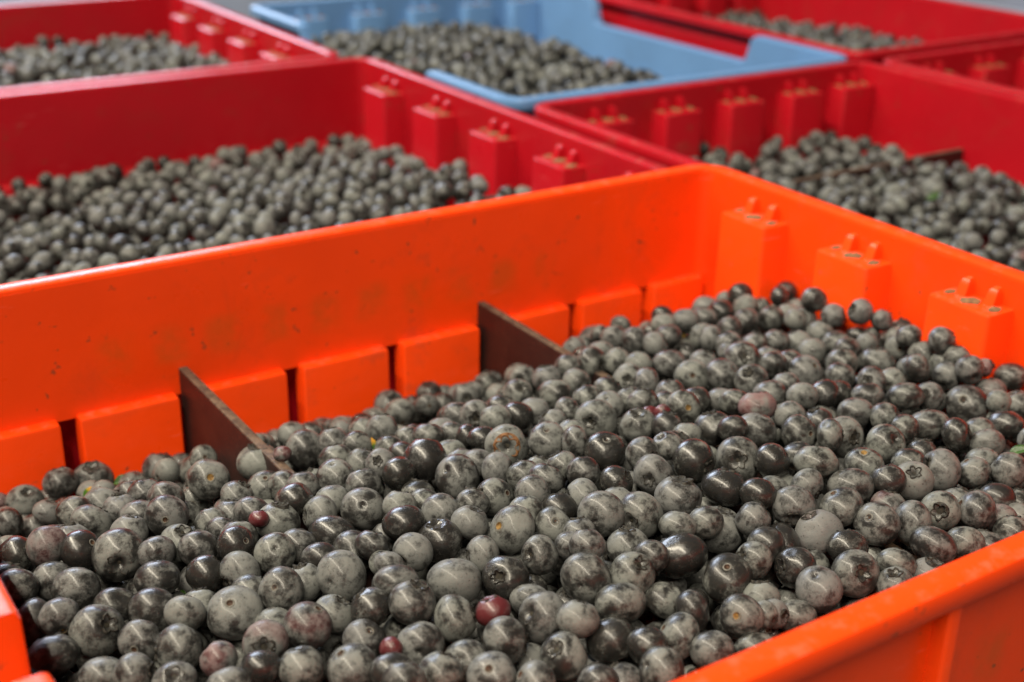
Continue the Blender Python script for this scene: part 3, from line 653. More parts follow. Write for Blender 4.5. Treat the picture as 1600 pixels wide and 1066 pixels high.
1.5238,1.4869,-1.1797,0.0308,-0.51,-0.28,-0.81,0.9|n|G|half-hidden round glossy black blueberry on the slope above near rim
1.2517,1.5939,-1.1927,0.0387,0.8,0.58,-0.17,0.82|s|M|right of two, large grey blueberry with stem scar pointing down left in mid heap
1.3152,1.5619,-1.1962,0.0395,-0.94,-0.33,0.11,0.91|c|M|large grey blueberry with star crown pointing down left on the slope above near rim
1.3133,1.6254,-1.2009,0.0307,0.23,0.5,0.83,0.87|n|L|
1.3414,1.4913,-1.1926,0.0311,0.4,0.42,0.81,0.8|n|M|left of two, round grey blueberry on the slope above near rim
1.4416,1.4941,-1.2332,0.0415,0.26,0.05,0.96,0.9|c|L|large pale grey blueberry with star crown pointing up on the slope above near rim
1.3939,1.4793,-1.1935,0.0308,0.24,0.56,0.79,0.87|n|M|
1.4699,1.4424,-1.193,0.0311,0.69,-0.35,0.64,0.93|n|M|right of two, round grey blueberry on the slope above near rim
1.1546,1.5049,-1.177,0.0299,0.19,0.42,0.89,0.86|n|M|rightmost half-hidden round grey blueberry in mid heap
1.2409,1.5029,-1.2072,0.0358,0.12,0.23,0.97,0.87|c|M|grey blueberry with star crown pointing up in mid heap
1.305,1.4393,-1.211,0.0437,0.09,0.72,0.69,0.78|n|G|large flattened wide glossy black blueberry on the slope above near rim
1.3946,1.3565,-1.2023,0.0314,-0.86,0.29,0.41,0.84|c|M|grey blueberry with star crown pointing left on the slope above near rim
1.4454,1.3786,-1.2023,0.0312,0.97,0.13,-0.19,0.92|s|D|half-hidden dark shaded blueberry with stem scar pointing left on the slope above near rim
1.1929,1.5769,-1.2018,0.0286,0.12,0.51,0.85,0.91|n|M|
1.2416,1.4429,-1.1937,0.031,-0.47,-0.45,-0.76,0.87|n|D|
1.6303,1.5627,-1.1768,0.033,-0.7,0.4,-0.6,0.93|n|G|left of two, round glossy black blueberry on the heap crest
1.692,1.5117,-1.1757,0.0391,0.3,0.42,0.86,0.78|n|M|seventh from left, flattened wide grey blueberry on the heap crest
1.7088,1.5711,-1.1898,0.0305,-0.1,-0.35,-0.93,0.84|n|D|
1.7854,1.4768,-1.1884,0.0356,0.29,0.12,-0.95,0.9|s|M|right of two, grey blueberry with stem scar pointing up on the heap crest
1.8665,1.4395,-1.1906,0.0308,-0.29,-0.31,-0.91,0.87|n|D|
1.9184,1.4035,-1.2024,0.0404,-0.8,0.45,0.4,0.83|c|L|pale grey blueberry with star crown pointing left on the heap crest
1.827,1.3934,-1.1971,0.037,-0.4,-0.32,0.86,0.88|c|V|whitish powdery blueberry with star crown pointing up on the heap crest
1.7678,1.4022,-1.1833,0.031,-0.0,0.57,0.82,0.87|n|D|half-hidden upright oval dark shaded blueberry on the heap crest
1.63,1.4729,-1.1847,0.0308,0.22,-0.92,-0.33,0.86|c|L|right of two, pale grey blueberry with star crown pointing down right on the heap crest
1.7131,1.4405,-1.1965,0.041,-0.21,-0.63,-0.75,0.78|n|M|large flattened wide grey blueberry on the slope above near rim
1.5761,1.5028,-1.196,0.0308,-0.42,-0.18,-0.89,0.9|n|M|half-hidden upright oval grey blueberry on the slope above near rim
1.5646,1.4414,-1.1951,0.0374,-0.59,-0.79,-0.15,0.87|c|M|grey blueberry with star crown pointing down on the slope above near rim
1.6452,1.4016,-1.1998,0.0384,0.39,-0.28,-0.88,0.82|s|M|grey blueberry with stem scar pointing up on the slope above near rim
1.7319,1.3656,-1.2077,0.031,0.36,0.26,0.9,0.87|n|P|
1.5635,1.3732,-1.2166,0.04,-0.28,0.37,0.88,0.91|c|V|large whitish powdery blueberry with star crown pointing up on the slope above near rim
1.6627,1.3286,-1.203,0.038,0.77,-0.03,-0.64,0.83|s|M|grey blueberry with stem scar pointing up left on the slope above near rim
1.728,1.3033,-1.208,0.0382,-0.7,0.72,0.02,0.79|n|M|upright oval grey blueberry on the slope above near rim
1.7936,1.2982,-1.201,0.0338,-0.79,-0.47,0.4,0.89|c|L|pale grey blueberry with star crown facing out on the slope above near rim
1.4969,1.3934,-1.2302,0.037,-0.79,0.62,-0.06,0.79|n|G|upright oval glossy black blueberry on the slope above near rim
1.5676,1.308,-1.2113,0.0314,0.18,0.53,0.83,0.9|n|G|round glossy black blueberry on the slope above near rim
1.7063,1.2378,-1.2135,0.0377,-0.53,-0.1,-0.84,0.79|n|M|rightmost flattened wide grey blueberry beside near rim
1.4533,1.3126,-1.2153,0.0353,-0.91,0.31,0.28,0.86|c|G|glossy black blueberry with star crown pointing left on the slope above near rim
1.5041,1.329,-1.2408,0.0314,0.22,0.53,0.82,0.91|n|M|
1.5322,1.2549,-1.221,0.039,-0.35,-0.74,0.57,0.86|c|M|large grey blueberry with star crown pointing right beside near rim
1.6179,1.2407,-1.2244,0.032,0.54,0.31,0.78,0.78|n|M|second from left, flattened wide grey blueberry beside near rim
1.4428,1.2491,-1.2162,0.0367,0.42,-0.02,-0.91,0.83|s|M|grey blueberry with stem scar pointing up beside near rim
1.3438,1.2475,-1.2284,0.0229,0.1,-0.97,0.21,0.86|c|L|pale grey blueberry with star crown pointing right beside near rim
1.3886,1.2419,-1.2471,0.032,-0.43,-0.44,-0.79,0.86|n|M|half-hidden round grey blueberry beside near rim
1.5739,1.2025,-1.2321,0.032,-0.19,0.0,0.98,0.89|c|L|pale grey blueberry with star crown pointing up beside near rim
1.6598,1.2035,-1.2415,0.032,0.21,-0.13,0.97,0.88|c|L|
1.9763,1.3738,-1.2102,0.0314,0.32,-0.46,-0.83,0.84|s|M|grey blueberry with stem scar pointing up left on the heap crest
2.032,1.3347,-1.2078,0.0336,-0.24,0.84,0.48,0.93|n|M|rightmost round grey blueberry on the heap crest
2.0307,1.3947,-1.2114,0.0316,-0.07,-0.46,-0.88,0.86|n|M|rightmost flattened wide grey blueberry on the heap crest
1.8481,1.2662,-1.2016,0.0362,0.71,-0.57,-0.41,0.85|s|M|right of two, grey blueberry with stem scar pointing left beside near rim
1.9473,1.2937,-1.2186,0.0315,-0.22,-0.55,-0.81,0.86|n|D|half-hidden round dark shaded blueberry on the slope above near rim
1.9002,1.2524,-1.2271,0.0306,-0.22,-0.44,-0.87,0.86|n|P|upright oval purplish grey blueberry beside near rim
1.7676,1.2207,-1.2203,0.0319,-0.37,-0.52,-0.77,0.87|n|M|right of two, round grey blueberry beside near rim
1.8209,1.2156,-1.2416,0.0318,0.46,0.21,0.86,0.85|n|M|
1.9976,1.2825,-1.2414,0.0317,0.43,0.21,0.88,0.86|n|M|
1.9511,1.2424,-1.2377,0.0306,-0.54,-0.07,-0.84,0.83|n|L|
1.8749,1.2023,-1.2231,0.0319,0.41,0.4,0.82,0.86|n|M|
1.872,1.3207,-1.2169,0.0312,0.51,-0.05,0.86,0.82|n|M|
1.0875,2.6417,-1.473,0.0383,-0.64,-0.17,-0.75,0.82|n|M|half-hidden round grey blueberry around the nearer divider tip
1.0539,2.0436,-1.2402,0.0266,-0.18,-0.44,-0.88,0.87|n|L|
1.1988,2.6306,-1.4726,0.0383,0.11,0.73,-0.67,0.85|s|M|
1.2669,2.6386,-1.4883,0.0384,0.36,0.87,-0.33,0.83|s|L|
1.1249,2.2552,-1.2818,0.0331,-0.45,-0.2,-0.87,0.9|n|M|rightmost half-hidden round grey blueberry below the nearer divider
1.1374,2.2018,-1.2564,0.0328,0.24,0.43,0.87,0.87|n|L|
1.0265,2.2074,-1.2615,0.0327,0.06,0.45,0.89,0.89|n|M|
1.0544,2.154,-1.2571,0.0324,-0.01,1.0,-0.07,0.83|s|M|half-hidden grey blueberry with stem scar pointing down right below the nearer divider
1.1063,2.1095,-1.2543,0.0322,0.14,0.43,0.89,0.88|n|M|
1.3682,2.6006,-1.4262,0.0373,0.19,-0.52,0.83,0.85|c|M|half-hidden grey blueberry with star crown pointing up right close to the long slotted wall
1.4058,2.6279,-1.4653,0.0311,0.79,-0.61,0.0,0.78|n|M|upright oval grey blueberry close to the long slotted wall
1.455,2.6487,-1.474,0.0313,0.1,-0.64,-0.76,0.9|n|M|
1.4555,2.588,-1.4578,0.037,0.09,-0.43,-0.9,0.95|n|M|third from left, round grey blueberry close to the long slotted wall
1.4928,2.6285,-1.4327,0.0308,0.04,0.36,0.93,0.83|n|D|left of two, half-hidden round dark shaded blueberry close to the long slotted wall
1.537,2.6323,-1.4528,0.0253,0.38,-0.69,-0.61,0.92|n|M|rightmost round grey blueberry close to the long slotted wall
1.1612,2.1312,-1.259,0.0323,-0.17,-0.3,-0.94,0.9|n|M|leftmost half-hidden round grey blueberry in mid heap
1.1805,2.0803,-1.2361,0.0323,0.27,0.42,0.87,0.83|n|M|
1.2473,2.1417,-1.2667,0.0323,-0.19,-0.38,-0.9,0.88|n|L|
0.9062,2.1861,-1.2449,0.018,-0.14,-0.35,-0.93,0.8|n|R|
1.1068,2.0524,-1.2454,0.032,-0.66,-0.03,-0.75,0.84|n|D|
1.5732,2.6514,-1.4743,0.0286,-0.39,-0.29,-0.87,0.83|n|M|
1.5832,2.5962,-1.4627,0.0335,-0.25,-0.37,-0.9,0.89|n|L|
1.6461,2.6046,-1.4547,0.0366,0.39,0.23,0.89,0.78|n|L|second from left, flattened wide pale grey blueberry close to the long slotted wall
1.6937,2.645,-1.4596,0.0349,0.26,0.48,0.84,0.88|n|M|
1.5778,2.3335,-1.2991,0.0337,-0.68,-0.65,0.35,0.91|c|M|half-hidden grey blueberry with star crown facing out beside the farther divider tip
1.5695,2.2241,-1.2515,0.0325,0.17,0.4,0.9,0.87|n|L|left of two, half-hidden round pale grey blueberry beside the farther divider tip
1.4716,2.1894,-1.2518,0.0326,-0.12,-0.61,0.78,0.83|c|M|grey blueberry with star crown pointing up right beside the farther divider tip
1.5282,2.1318,-1.2463,0.0371,0.25,0.49,0.84,0.83|n|M|round grey blueberry beside the farther divider tip
1.6369,2.2303,-1.2422,0.0324,-0.36,-0.29,-0.89,0.87|n|M|half-hidden round grey blueberry beside the farther divider tip
1.7003,2.2326,-1.2496,0.037,0.28,-0.94,0.21,0.91|c|M|grey blueberry with star crown pointing right beside the farther divider tip
1.7494,2.192,-1.2423,0.0323,-0.73,0.61,-0.3,0.92|n|L|right of two, round pale grey blueberry beside the farther divider tip
1.6013,2.1525,-1.2412,0.0322,-0.45,-0.04,-0.89,0.9|n|L|
1.5605,2.0606,-1.2334,0.032,-0.34,0.56,0.76,0.83|n|M|half-hidden flattened wide grey blueberry beside the farther divider tip
1.7065,2.1006,-1.2387,0.0339,-0.6,-0.68,0.41,0.91|c|L|pale grey blueberry with star crown facing out beside the farther divider tip
1.6231,2.0663,-1.2319,0.0319,0.56,-0.05,0.83,0.85|n|M|
1.3077,2.1788,-1.2586,0.0325,-0.19,-0.36,-0.91,0.85|n|M|third from left, half-hidden round grey blueberry in mid heap
1.3188,2.1236,-1.2409,0.0324,-0.55,-0.79,0.25,0.88|c|L|half-hidden pale grey blueberry with star crown facing out in mid heap
1.334,2.0676,-1.2288,0.0322,-0.03,0.55,0.83,0.88|n|L|second from left, half-hidden round pale grey blueberry in mid heap
1.3855,2.1289,-1.2448,0.0321,0.47,0.11,0.87,0.92|n|M|
1.3928,2.0703,-1.2355,0.0323,-0.54,-0.27,-0.8,0.85|n|G|rightmost round glossy black blueberry in mid heap
1.4468,2.0912,-1.2467,0.0323,-0.38,-0.29,-0.88,0.88|n|L|left of two, round pale grey blueberry beside the farther divider tip
1.4223,1.9892,-1.2271,0.0317,-0.45,0.61,0.65,0.84|n|L|
1.4825,2.0181,-1.2303,0.032,-0.77,0.4,-0.5,0.78|n|M|half-hidden upright oval grey blueberry beside the farther divider tip
1.5687,1.9903,-1.2238,0.0317,0.47,0.25,-0.85,0.87|s|L|half-hidden pale grey blueberry with stem scar pointing up beside the farther divider tip
1.6269,1.9903,-1.2283,0.0317,0.01,0.58,0.82,0.88|n|M|leftmost half-hidden round grey blueberry on the heap crest
1.5104,1.9542,-1.2261,0.0427,-0.85,-0.45,0.25,0.85|c|L|pale grey blueberry with star crown pointing left beside the farther divider tip
1.5449,1.8624,-1.2108,0.0359,-0.08,-0.12,0.99,0.88|c|M|left of two, grey blueberry with star crown pointing up on the heap crest
1.2472,2.0448,-1.2376,0.0273,0.87,-0.49,-0.03,0.78|n|G|upright oval glossy black blueberry in mid heap
1.2589,1.9992,-1.2226,0.0301,-0.17,-0.54,-0.82,0.82|n|G|half-hidden upright oval glossy black blueberry in mid heap
1.2777,1.9396,-1.214,0.0405,-0.51,-0.78,0.35,0.83|o|L|pale grey blueberry with brown-edged crown facing out in mid heap
1.3642,1.9184,-1.2199,0.0375,0.34,0.18,-0.92,0.83|s|M|left of two, grey blueberry with stem scar pointing up on the heap crest
1.3872,1.8607,-1.2058,0.0315,-0.78,0.61,-0.11,0.78|n|M|leftmost upright oval grey blueberry on the heap crest
1.1934,2.0162,-1.2474,0.0319,-0.03,-0.42,-0.91,0.86|n|L|
1.2407,2.0912,-1.2491,0.0289,-0.35,-0.2,-0.92,0.87|n|M|
1.4264,1.9266,-1.2254,0.0314,0.31,0.48,0.82,0.9|n|L|
1.8322,2.1105,-1.2361,0.0367,-0.29,-0.4,-0.87,0.86|n|M|second from left, round grey blueberry on the heap crest
1.709,2.0404,-1.2242,0.0335,-0.8,0.58,0.17,0.78|n|M|second from left, upright oval grey blueberry on the heap crest
1.8252,2.0226,-1.2272,0.0365,0.55,0.71,-0.45,0.89|s|L|pale grey blueberry with stem scar facing out on the heap crest
1.8798,1.9802,-1.2234,0.0379,-0.26,0.63,-0.73,0.87|s|M|left of two, grey blueberry with stem scar pointing up right on the heap crest
1.9039,1.9136,-1.2145,0.0359,-0.56,-0.08,0.82,0.87|c|M|right of two, grey blueberry with star crown pointing up on the heap crest
1.8976,2.0657,-1.2281,0.0318,0.38,0.0,0.92,0.85|n|L|
1.7122,1.9619,-1.2187,0.0315,0.14,0.33,0.93,0.87|n|M|half-hidden flattened wide grey blueberry on the heap crest
1.6699,1.9223,-1.2187,0.0314,0.51,0.25,0.82,0.83|n|M|third from left, half-hidden round grey blueberry on the heap crest
1.8686,1.821,-1.2003,0.0348,-0.05,-0.44,-0.89,0.79|n|M|sixth from left, flattened wide grey blueberry on the heap crest
1.9339,1.8377,-1.2019,0.0312,0.15,0.52,0.84,0.84|n|M|fourth from left, half-hidden round grey blueberry on the heap crest
2.045,1.8895,-1.2179,0.0381,-0.08,0.66,-0.74,0.88|s|M|right of two, grey blueberry with stem scar pointing up right on the heap crest
1.9,1.758,-1.188,0.032,-0.31,-0.46,-0.83,0.85|n|L|right of two, round pale grey blueberry on the heap crest
1.957,1.7477,-1.1908,0.0311,0.09,-0.48,-0.87,0.92|n|G|right of two, round glossy black blueberry on the heap crest
1.6651,1.8633,-1.2008,0.0358,0.3,0.83,-0.47,0.87|s|M|left of two, grey blueberry with stem scar pointing right on the heap crest
1.7209,1.89,-1.2066,0.0313,-0.04,-0.35,-0.94,0.87|n|D|half-hidden round dark shaded blueberry on the heap crest
1.7865,1.8752,-1.2193,0.0343,-0.55,-0.21,-0.81,0.79|n|M|second from left, flattened wide grey blueberry on the heap crest
1.7696,1.8213,-1.1956,0.0342,-0.5,-0.27,-0.82,0.79|n|M|third from left, flattened wide grey blueberry on the heap crest
1.7704,1.7584,-1.1808,0.0375,0.19,0.34,0.92,0.78|n|Q|berry half grey half blushed pink on the heap crest
1.804,1.6952,-1.1834,0.0307,-0.53,-0.83,0.15,0.86|c|L|left of two, pale grey blueberry with star crown pointing down right on the heap crest
1.8318,1.6458,-1.181,0.0306,-0.05,0.49,0.87,0.83|n|D|
1.5885,1.8829,-1.2006,0.018,-0.19,-0.56,-0.81,0.78|n|X|
1.6012,1.8525,-1.191,0.018,0.14,-0.64,-0.76,0.95|n|X|
1.5793,1.8135,-1.1985,0.031,0.33,0.12,0.94,0.9|n|D|
1.6569,1.7597,-1.2011,0.0401,-0.01,0.43,0.9,0.83|n|M|third from left, round grey blueberry on the heap crest
1.717,1.6975,-1.1926,0.0418,-0.49,-0.3,-0.82,0.78|n|M|fifth from left, flattened wide grey blueberry on the heap crest
1.7669,1.63,-1.1843,0.0368,0.02,0.92,-0.4,0.87|s|M|right of two, grey blueberry with stem scar pointing right on the heap crest
1.6522,1.7003,-1.1753,0.0305,-0.22,-0.5,-0.84,0.86|n|D|
1.5865,1.7583,-1.2002,0.0306,-0.2,-0.43,-0.88,0.89|n|M|
1.5376,1.7331,-1.1975,0.0321,0.29,-0.34,0.89,0.82|c|M|leftmost grey blueberry with star crown pointing up right on the heap crest
1.7902,1.5739,-1.1685,0.0307,0.62,-0.78,0.07,0.78|n|M|rightmost upright oval grey blueberry on the heap crest
1.9575,2.004,-1.2121,0.0389,-0.36,-0.61,0.71,0.86|c|M|second from left, grey blueberry with star crown pointing up right on the heap crest
2.0014,1.9485,-1.213,0.0316,-0.26,-0.43,-0.86,0.9|n|M|
2.0585,1.9525,-1.2216,0.0316,-0.04,-0.4,-0.92,0.9|n|D|
1.6167,1.9381,-1.2041,0.0316,0.22,0.21,0.95,0.85|n|M|
1.846,1.5856,-1.1939,0.0377,-0.08,-0.91,0.41,0.88|c|L|pale grey blueberry with star crown pointing right on the heap crest
1.9525,1.6542,-1.1942,0.0373,-0.26,-0.17,-0.95,0.81|n|M|fourth from left, round grey blueberry on the heap crest
1.8898,1.5166,-1.191,0.0375,-0.07,-0.72,0.69,0.85|c|M|rightmost grey blueberry with star crown pointing up right on the heap crest
1.9711,1.5941,-1.1881,0.0309,0.51,-0.74,0.43,0.88|c|M|half-hidden grey blueberry with star crown pointing right on the heap crest
1.9639,1.5372,-1.1879,0.0309,-0.47,0.82,0.33,0.91|n|M|rightmost half-hidden round grey blueberry on the heap crest
2.0495,1.547,-1.2038,0.0408,-0.06,-0.5,-0.86,0.78|n|M|ninth from left, flattened wide grey blueberry on the heap crest
2.0473,1.4739,-1.1931,0.0313,0.65,-0.65,0.39,0.85|n|G|upright oval glossy black blueberry on the heap crest
2.22,1.59,-1.2181,0.0435,0.7,0.35,-0.62,0.89|s|M|grey blueberry with stem scar facing out under the ribbed end wall
2.1054,1.6577,-1.1976,0.0354,-0.16,-0.36,-0.92,0.78|n|M|rightmost flattened wide grey blueberry under the ribbed end wall
2.1643,1.6448,-1.2084,0.0313,-0.82,-0.21,0.54,0.83|c|M|half-hidden grey blueberry with star crown pointing up left under the ribbed end wall
2.0377,1.703,-1.1995,0.0347,0.11,0.38,0.92,0.79|n|M|eighth from left, flattened wide grey blueberry on the heap crest
2.1036,1.7504,-1.1997,0.0313,-0.89,-0.26,0.38,0.83|c|M|half-hidden grey blueberry with star crown pointing left under the ribbed end wall
2.1589,1.7403,-1.2111,0.0313,0.63,-0.16,0.76,0.92|n|M|
2.0788,1.8177,-1.2079,0.0313,-0.41,-0.14,-0.9,0.9|n|M|
2.0101,1.7587,-1.206,0.031,-0.27,-0.45,-0.85,0.84|n|G|half-hidden round glossy black blueberry on the heap crest
2.2424,1.863,-1.2295,0.0411,0.16,0.21,0.97,0.78|n|M|second from left, flattened wide grey blueberry under the ribbed end wall
2.2597,1.7638,-1.2132,0.0384,0.45,0.21,0.86,0.8|n|M|left of two, round grey blueberry under the ribbed end wall
2.2774,1.6891,-1.2028,0.0312,-0.83,-0.34,-0.44,0.87|c|M|grey blueberry with star crown pointing down under the ribbed end wall
2.2909,1.6434,-1.1737,0.0309,-0.47,-0.86,-0.22,0.9|c|M|grey blueberry with star crown pointing down right under the ribbed end wall
2.3386,1.6422,-1.1785,0.0205,0.54,-0.6,0.59,0.95|n|R|
2.3209,1.7387,-1.2051,0.0291,0.98,0.18,0.07,0.92|s|L|
2.4063,1.6189,-1.2087,0.0337,-0.11,-0.28,-0.95,0.85|n|M|right of two, round grey blueberry under the ribbed end wall
2.3195,1.6032,-1.2194,0.0372,0.2,0.44,0.88,0.78|n|P|flattened wide purplish grey blueberry under the ribbed end wall
2.203,1.4759,-1.2132,0.0361,0.1,0.5,0.86,0.8|n|G|round glossy black blueberry under the ribbed end wall
2.0905,1.433,-1.2054,0.0349,-0.17,-0.59,-0.79,0.78|n|L|flattened wide pale grey blueberry under the ribbed end wall
2.1281,1.4798,-1.2109,0.0311,0.04,-0.51,-0.86,0.91|n|M|
2.3139,1.5248,-1.2156,0.0316,-0.2,0.49,0.85,0.9|c|M|half-hidden grey blueberry with star crown pointing up under the ribbed end wall
1.937,1.4658,-1.1996,0.0308,0.26,0.32,0.91,0.84|n|D|
2.0176,2.6435,-1.4026,0.0365,0.03,-0.45,-0.89,0.83|n|L|right of two, half-hidden round pale grey blueberry beside the farther divider tip
1.8435,2.3337,-1.2518,0.0324,-0.31,-0.36,-0.88,0.89|n|M|
1.8625,2.2784,-1.2413,0.0324,0.76,-0.34,0.56,0.95|n|M|second from left, half-hidden round grey blueberry on the heap crest
1.8791,2.2214,-1.2364,0.0324,0.73,-0.51,0.45,0.82|n|L|half-hidden upright oval pale grey blueberry on the heap crest
2.0464,2.2394,-1.2607,0.0339,-0.75,0.63,0.21,0.92|n|L|left of two, round pale grey blueberry on the heap crest
1.9891,2.3197,-1.2445,0.0323,-0.21,-0.35,-0.91,0.83|n|L|left of two, half-hidden round pale grey blueberry close to the long slotted wall
2.0511,2.3109,-1.2422,0.0351,-0.16,-0.41,-0.9,0.78|n|L|rightmost flattened wide pale grey blueberry close to the long slotted wall
2.1732,2.314,-1.2452,0.0324,-0.15,-0.44,-0.88,0.95|n|D|right of two, half-hidden round dark shaded blueberry close to the long slotted wall
2.1124,2.3127,-1.2496,0.0322,0.17,0.44,0.88,0.86|n|M|
2.107,2.2129,-1.2412,0.0322,-0.1,0.66,0.74,0.87|n|M|
1.9448,2.2518,-1.2414,0.0321,-0.06,-0.34,-0.94,0.87|n|M|
1.7537,2.267,-1.2493,0.0322,-0.02,-0.33,-0.94,0.89|n|L|
2.0016,2.0954,-1.2359,0.0249,0.46,0.23,0.86,0.88|n|L|
1.7644,2.136,-1.2306,0.032,-0.4,-0.33,-0.85,0.86|n|L|
2.2509,2.3079,-1.2454,0.0324,-0.17,0.73,0.66,0.9|n|L|right of two, half-hidden round pale grey blueberry close to the long slotted wall
2.179,2.2295,-1.2426,0.0323,-0.03,0.51,0.86,0.9|n|M|leftmost half-hidden round grey blueberry under the ribbed end wall
2.2437,2.2074,-1.2428,0.0324,0.23,0.1,0.97,0.95|n|M|second from left, half-hidden round grey blueberry under the ribbed end wall
2.3076,2.2132,-1.247,0.0323,0.21,0.45,0.87,0.88|n|L|
2.3032,2.1547,-1.2374,0.0324,-0.65,-0.5,0.58,0.82|c|L|half-hidden pale grey blueberry with star crown facing out under the ribbed end wall
2.3192,2.1414,-1.1815,0.0308,-0.63,0.25,-0.74,0.95|n|D|half-hidden round dark shaded blueberry under the ribbed end wall
2.3186,2.0721,-1.2051,0.0314,0.69,-0.63,0.35,0.9|n|L|third from left, half-hidden round pale grey blueberry under the ribbed end wall
2.2688,2.0629,-1.2347,0.0319,0.39,0.01,0.92,0.91|n|L|
2.3201,1.9936,-1.1637,0.0303,-0.88,0.17,0.45,0.9|c|L|
2.3228,1.994,-1.2251,0.0271,-0.04,-0.32,-0.95,0.78|n|G|flattened wide glossy black blueberry under the ribbed end wall
2.3387,1.9643,-1.2151,0.0197,-0.29,-0.31,-0.9,0.9|n|M|fourth from left, half-hidden round grey blueberry under the ribbed end wall
2.3548,1.9545,-1.1803,0.0261,0.56,0.03,0.83,0.91|n|L|rightmost half-hidden round pale grey blueberry under the ribbed end wall
2.0249,2.1885,-1.2407,0.0323,-0.67,0.67,0.32,0.78|n|L|
1.9841,2.0547,-1.2267,0.028,-0.22,-0.2,-0.96,0.85|n|M|fourth from left, flattened wide grey blueberry on the heap crest
2.1312,2.0694,-1.2306,0.0321,0.33,0.09,0.94,0.88|n|M|third from left, half-hidden round grey blueberry under the ribbed end wall
2.1873,2.0569,-1.2406,0.032,-0.15,0.52,0.84,0.9|n|L|leftmost half-hidden round pale grey blueberry under the ribbed end wall
2.1607,1.9842,-1.2275,0.0319,-0.22,-0.38,-0.9,0.9|n|L|second from left, half-hidden round pale grey blueberry under the ribbed end wall
2.2511,1.9945,-1.2316,0.032,0.09,0.51,0.85,0.91|n|M|
2.1591,1.8877,-1.2234,0.0365,0.27,0.3,0.92,0.9|n|M|leftmost flattened wide grey blueberry under the ribbed end wall
2.0465,2.0082,-1.2317,0.0318,0.41,0.05,0.91,0.84|n|M|
2.0328,2.1329,-1.2385,0.0313,-0.17,0.53,0.83,0.91|n|M|
2.0739,2.0827,-1.229,0.0319,0.33,0.0,0.94,0.87|n|M|
2.32,1.7515,-1.1497,0.03,0.76,-0.57,0.32,0.95|n|M|rightmost half-hidden round grey blueberry under the ribbed end wall
2.3174,1.7014,-1.1728,0.028,0.12,0.24,0.96,0.9|n|M|
2.3111,1.8346,-1.1667,0.0292,0.01,0.63,0.78,0.84|n|M|
2.3195,1.8636,-1.2085,0.0305,0.7,0.66,-0.28,0.84|s|L|half-hidden pale grey blueberry with stem scar facing out under the ribbed end wall
2.3136,1.7924,-1.1981,0.0309,0.09,0.44,0.89,0.92|n|M|half-hidden flattened wide grey blueberry under the ribbed end wall
"""

# ---------------------------------------------------------------- the near berries, one object each
# x, y, z (layout units, camera at the origin), radius, crown axis x, y, z, flattening, feature, tone, label
heroes = [r.split('|') for r in HEROES.strip().split('\n')]
HP, HR, HT = [], [], []
late = []
for i, row in enumerate(heroes):
    x, y, z, r, ax, ay, az, fl = [float(q) for q in row[0].split(',')]
    feat, tone, label = row[1], row[2], row[3]
    p = np.array([x, y, z]) * KO * S; r *= KO * S * 1.07
    HP.append(p); HR.append(r)
    b = TONE[tone]; col = (min(1, max(0, b[0] + random.uniform(-.07, .07))), b[1], b[2], 1)
    if not label: late.append((p, r, (ax, ay, az), fl, col)); continue
    o = bpy.data.objects.new("blueberry", BODY[random.randrange(NV)]); scene.collection.objects.link(o)
    rot = frame_of((ax, ay, az), random.uniform(0, 6.28)); e = random.uniform(.97, 1.03)
    o.matrix_world = Matrix.Translation((p[0], p[1], p[2] + ZC)) @ rot.to_4x4() @ Matrix.Diagonal((r * e, r / e, r * fl, 1))
    o.color = col
    tag(o, label, "blueberry", "blueberries heaped in the orange crate")
    c_ = bpy.data.objects.new("calyx", CAL_TAN if feat == 'o' else CAL[random.randrange(6)]); scene.collection.objects.link(c_); c_.parent = o
    s_ = bpy.data.objects.new("stem_scar", SC_GOLD if (feat == 's' and random.random() < .12) else SC[random.randrange(3)]); scene.collection.objects.link(s_); s_.parent = o
HP = np.array(HP); HR = np.array(HR)

